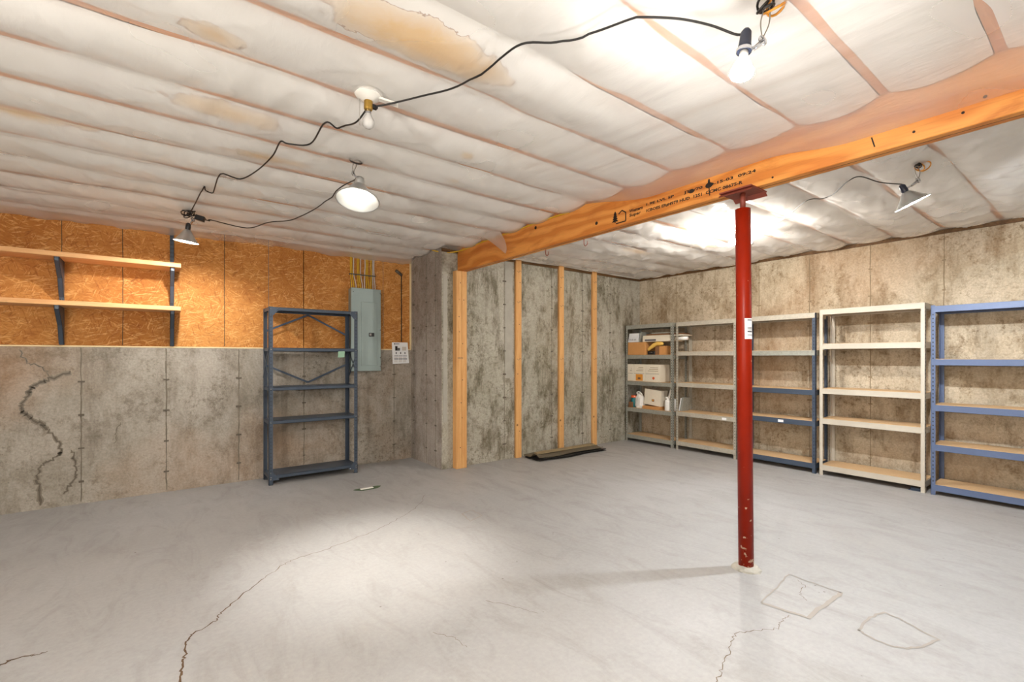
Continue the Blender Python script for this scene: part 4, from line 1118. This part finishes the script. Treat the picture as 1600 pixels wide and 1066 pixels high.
# bare flood bulb hanging near the red post
t = thing('hanging_flood_bulb', 'glowing white flood bulb in a dark socket hanging by a wire hook', 'lamp', (1.66, .83, 2.44))
tip = Vector((1.655, .826, 2.403)); axd = Vector((-.12, .05, -1)).normalized()
bulb_flood(t, tip, axd, .039, .095, G_flood, M['porcelain'])
MB().lathe([(0, .078), (.010, .078), (.018, .066), (.021, .02), (.025, 0), (0, 0)], tip - axd * .004, -axd, 16).build('socket', M['navy'], t)
MB().lathe([(.026, -.002), (.027, .004), (.026, .010)], tip, -axd, 16).build('socket_ring', M['chrome'], t)
clamp(t, tip + Vector((.015, -.008, .008)), (1.715, .79, 2.448))
hanger(t, (1.715, .775, 2.555), (1.715, .79, 2.455), .016)
coil(t, (1.72, .775, 2.565), .032, 3, M['cord'], 3, .0045)
coil(t, (1.745, .755, 2.570), .036, 2, M['orange_cable'], 5, .0045, 'cable_coil')
# large clamp reflector lamp
t = thing('clamp_lamp', 'large round aluminium reflector clamp lamp, glowing brightly inside', 'lamp', (1.02, 2.99, 2.44))
ap = Vector((1.025, 2.975, 2.425)); axd = Vector((-.16, -.20, -.95)).normalized()
reflector(t, ap, axd, .130, .115)
bulb_round(t, ap + axd * .004, axd, .030, G_refl, M['porcelain'])
MB().lathe([(.026, -.004), (.030, .012), (.026, .045), (.016, .052), (0, .053)], ap, -axd, 16).build('socket', M['alu'], t)
clamp(t, ap - axd * .035, ap + Vector((-.03, .03, .075)))
hanger(t, (1.02, 3.03, 2.598), ap + Vector((-.03, .03, .08)), .012)
MB().tube([(1.02 + .04*math.cos(a), 3.03 + .02*math.sin(a), 2.592 + .022*math.sin(a*1.0)) for a in [2*PI*k/14 for k in range(14)]], .005, 6, True).build('cord_loop', M['cord'], t)
sl_ = bpy.data.lights.new('lamp_beam', 'SPOT'); sl_.energy = POWER['pool']; sl_.color = NEUTRAL; sl_.spot_size = math.radians(52); sl_.spot_blend = 1.0; sl_.shadow_soft_size = .03
so_ = bpy.data.objects.new('lamp_beam', sl_); COL.objects.link(so_); so_.parent = t
so_.location = ap + axd * .105 - t.location
so_.rotation_euler = Vector((.06, .03, -1)).to_track_quat('-Z', 'Y').to_euler()
# small clamp reflector lamp beside the plank shelf
t = thing('clamp_lamp', 'small aluminium clamp lamp hanging under a tangle of cord near the plank shelves', 'lamp', (.2, 4.86, 2.44))
ap = Vector((.200, 4.87, 2.415)); axd = Vector((-.10, .10, -.98)).normalized()
reflector(t, ap, axd, .090, .105)
bulb_round(t, ap + axd * .022, axd, .024, G_corner, M['porcelain'])
MB().lathe([(.018, -.004), (.020, .012), (.019, .045), (.010, .055), (0, .056)], ap, -axd, 16).build('socket', M['black'], t)
clamp(t, ap - axd * .03, ap + Vector((.035, -.02, .085)))
hanger(t, (.205, 4.85, 2.60), ap + Vector((.03, -.02, .09)), .012)
coil(t, (.205, 4.85, 2.545), .042, 7, M['cord'], 12, .0042, 'cord_coil', .6)
MB().obox((.285, 4.83, 2.515), (.030, -.010, -.008), (.008, .022, 0), (.006, 0, .020)).build('plug_block', M['black'], t)
# cool clamp lamp right of the beam
t = thing('clamp_lamp', 'cool white reflector clamp lamp with navy socket right of the timber beam', 'lamp', (3.94, .86, 2.44))
ap = Vector((3.930, .895, 2.410)); axd = Vector((.26, -.36, -.90)).normalized()
reflector(t, ap, axd, .095, .085)
bulb_round(t, ap + axd * .004, axd, .026, G_cool, M['porcelain'])
MB().lathe([(.017, -.006), (.020, .010), (.019, .045), (.010, .056), (0, .057)], ap, -axd, 16).build('socket', M['navy'], t)
clamp(t, ap - axd * .02, (3.95, .835, 2.475))
hanger(t, (3.945, .84, 2.565), (3.95, .835, 2.48), .016)
coil(t, (3.945, .845, 2.572), .026, 2, M['cord'], 9, .004)
coil(t, (3.985, .82, 2.572), .034, 2, M['orange_cable'], 15, .004, 'cable_coil')
# twin fixture behind the red post
FX = Vector((4.622, 2.335, 2.578))
t = thing('twin_bulb_fixture', 'bright bare bulb fixture on the film ceiling behind the red post', 'lamp', FX)
MB().lathe([(0, -.004), (.05, 0), (.046, .016), (.025, .022), (0, .022)], FX, (0, 0, -1), 20).build('base', M['porcelain'], t)
for sg, g_ in ((-1, G_bare), (1, M['glass'])):
    tip = FX + Vector((.055 * sg, -.045 * sg, -.052)); axd = Vector((.20 * sg, -.16 * sg, -1)).normalized()
    MB().tube([FX + Vector((0, 0, -.016)), FX + Vector((.035 * sg, -.028 * sg, -.030)), tip], .010, 8).build('socket', M['porcelain'], t)
    bulb_round(t, tip, axd, .031, g_, M['porcelain'])
MB().tube(smooth_path([FX + Vector((-.01, .0, -.02)), FX + Vector((-.06, .03, -.012)), FX + Vector((-.09, .065, -.03))], 5), .004, 6).build('cord_end', M['cord'], t)
# unlit bulb in porcelain ceiling socket
t = thing('ceiling_socket', 'white porcelain ceiling lampholder with an unlit clear bulb', 'lamp', (.81, 2.23, 2.60))
c = Vector((.812, 2.23, 2.602))
MB().lathe([(0, 0), (.066, 0), (.066, .008), (.056, .022), (.034, .034), (.028, .040), (0, .040)], c, (0, 0, -1), 28).build('base', M['porcelain'], t)
MB().lathe([(.020, .036), (.021, .075), (.019, .082), (0, .083)], c, (0, 0, -1), 16).build('adapter', M['brass'], t)
MB().bbox(c + Vector((.0, -.012, -.068)), c + Vector((.045, .012, -.050)), .003).build('plug', M['black'], t)
bulb_round(t, c + Vector((0, 0, -.078)), (0, 0, -1), .030, M['glass'], M['chrome'])
MB().tube([c + Vector((-.035, .02, -.02)), c + Vector((-.036, .02, -.16))], .0012, 5).build('pull_chain', M['wire'], t)
MB().obox(c + Vector((.085, -.035, -.030)), (.045, -.018, -.010), (.006, .014, 0), (0, 0, .005)).build('adapter_arm', M['porcelain'], t)
# two unseen fill lamps on stands, added to brighten the ceiling
for (x, y, lab) in ((-1.7, .75, 'added bare bulb fill lamp on a tripod stand by the side wall'), (-1.3, -1.4, 'added bare bulb fill lamp on a tripod stand near the rear wall')):
    t = thing('added_fill_lamp', lab, 'lamp', (x, y, 0))
    bulb_round(t, (x, y, 1.50), (0, 0, 1), .034, G_added_fill, M['porcelain'])
    MB().lathe([(0, -.05), (.016, -.05), (.022, -.03), (.020, .004)], (x, y, 1.50), (0, 0, 1), 14).build('socket', M['navy'], t)
    MB().tube([(x, y, .25), (x, y, 1.46)], .012, 10).build('pole', M['black'], t)
    for k in range(3):
        a = 2 * PI * k / 3
        MB().tube([(x, y, .45), (x + .35 * math.cos(a), y + .35 * math.sin(a), .008)], .008, 8).build('leg', M['black'], t)

# cords slung along the ceiling --------------------------------------
def cord(label, pts, r=.0045, k=6):
    p = smooth_path(pts, k)
    for q in p:
        sd = 0 if q.x < BEAM_X0 else 1
        q.z = min(q.z, float(z_film(np.array([q.x]), np.array([q.y]), sd)[0]) - r - .004)
    o = MB().tube(p, r, 7).build('power_cord', M['cord'], None, pts[len(pts)//2])
    return tag(o, label, 'cord')
C1 = [(1.731,.97),(1.575,1.035),(1.415,1.076),(1.386,1.11),(1.333,1.235),(1.255,1.367),(1.151,1.46),(1.132,1.632),(1.096,1.865),(1.003,2.034),(.891,2.189)]
cord('black cord from the hanging flood bulb to the porcelain ceiling socket', [(1.665,.822,2.482),(1.675,.86,2.49)] + [(x, y, 2.565 if i else 2.54) for i, (x, y) in enumerate([(1.62,.93),(1.53,1.0)] + C1[2:-1])] + [(.90,2.175,2.555),(.845,2.215,2.542)])
C2 = [(.765,2.568),(.702,2.565),(.707,2.886),(.603,2.965),(.562,2.965),(.562,3.214),(.521,3.534),(.454,3.753),(.337,3.727),(.328,4.166),(.282,4.15),(.263,4.099),(.237,4.566)]
cord('black cord zigzagging over the joists from porcelain socket to the cord tangle', [(.812,2.245,2.535),(.80,2.34,2.51),(.79,2.44,2.525)] + [(x, y, 2.566) for x, y in C2] + [(.215,4.83,2.55)])
C3 = [(.383,5.02),(.677,5.12),(.81,4.783),(.956,4.573),(1.05,4.075),(1.06,3.511)]
cord('black cord drooping between the two aluminium clamp lamps', [(.285,4.84,2.52),(.36,4.93,2.53)] + [(x, y, 2.562) for x, y in C3] + [(1.03,3.10,2.49),(1.01,3.0,2.465)])
C4 = [(4.39,1.786),(4.089,1.537),(4.135,1.429),(3.872,1.199),(3.846,1.117)]
cord('thin black cord from bulb behind the red post to the cool clamp lamp', [(4.64,2.31,2.555),(4.66,2.18,2.55),(4.64,2.08,2.555),(4.53,1.93,2.56),(4.39,1.80,2.56)] + [(x, y, 2.56) for x, y in C4[1:]] + [(3.88,1.02,2.50),(3.915,.91,2.462)], .0035)
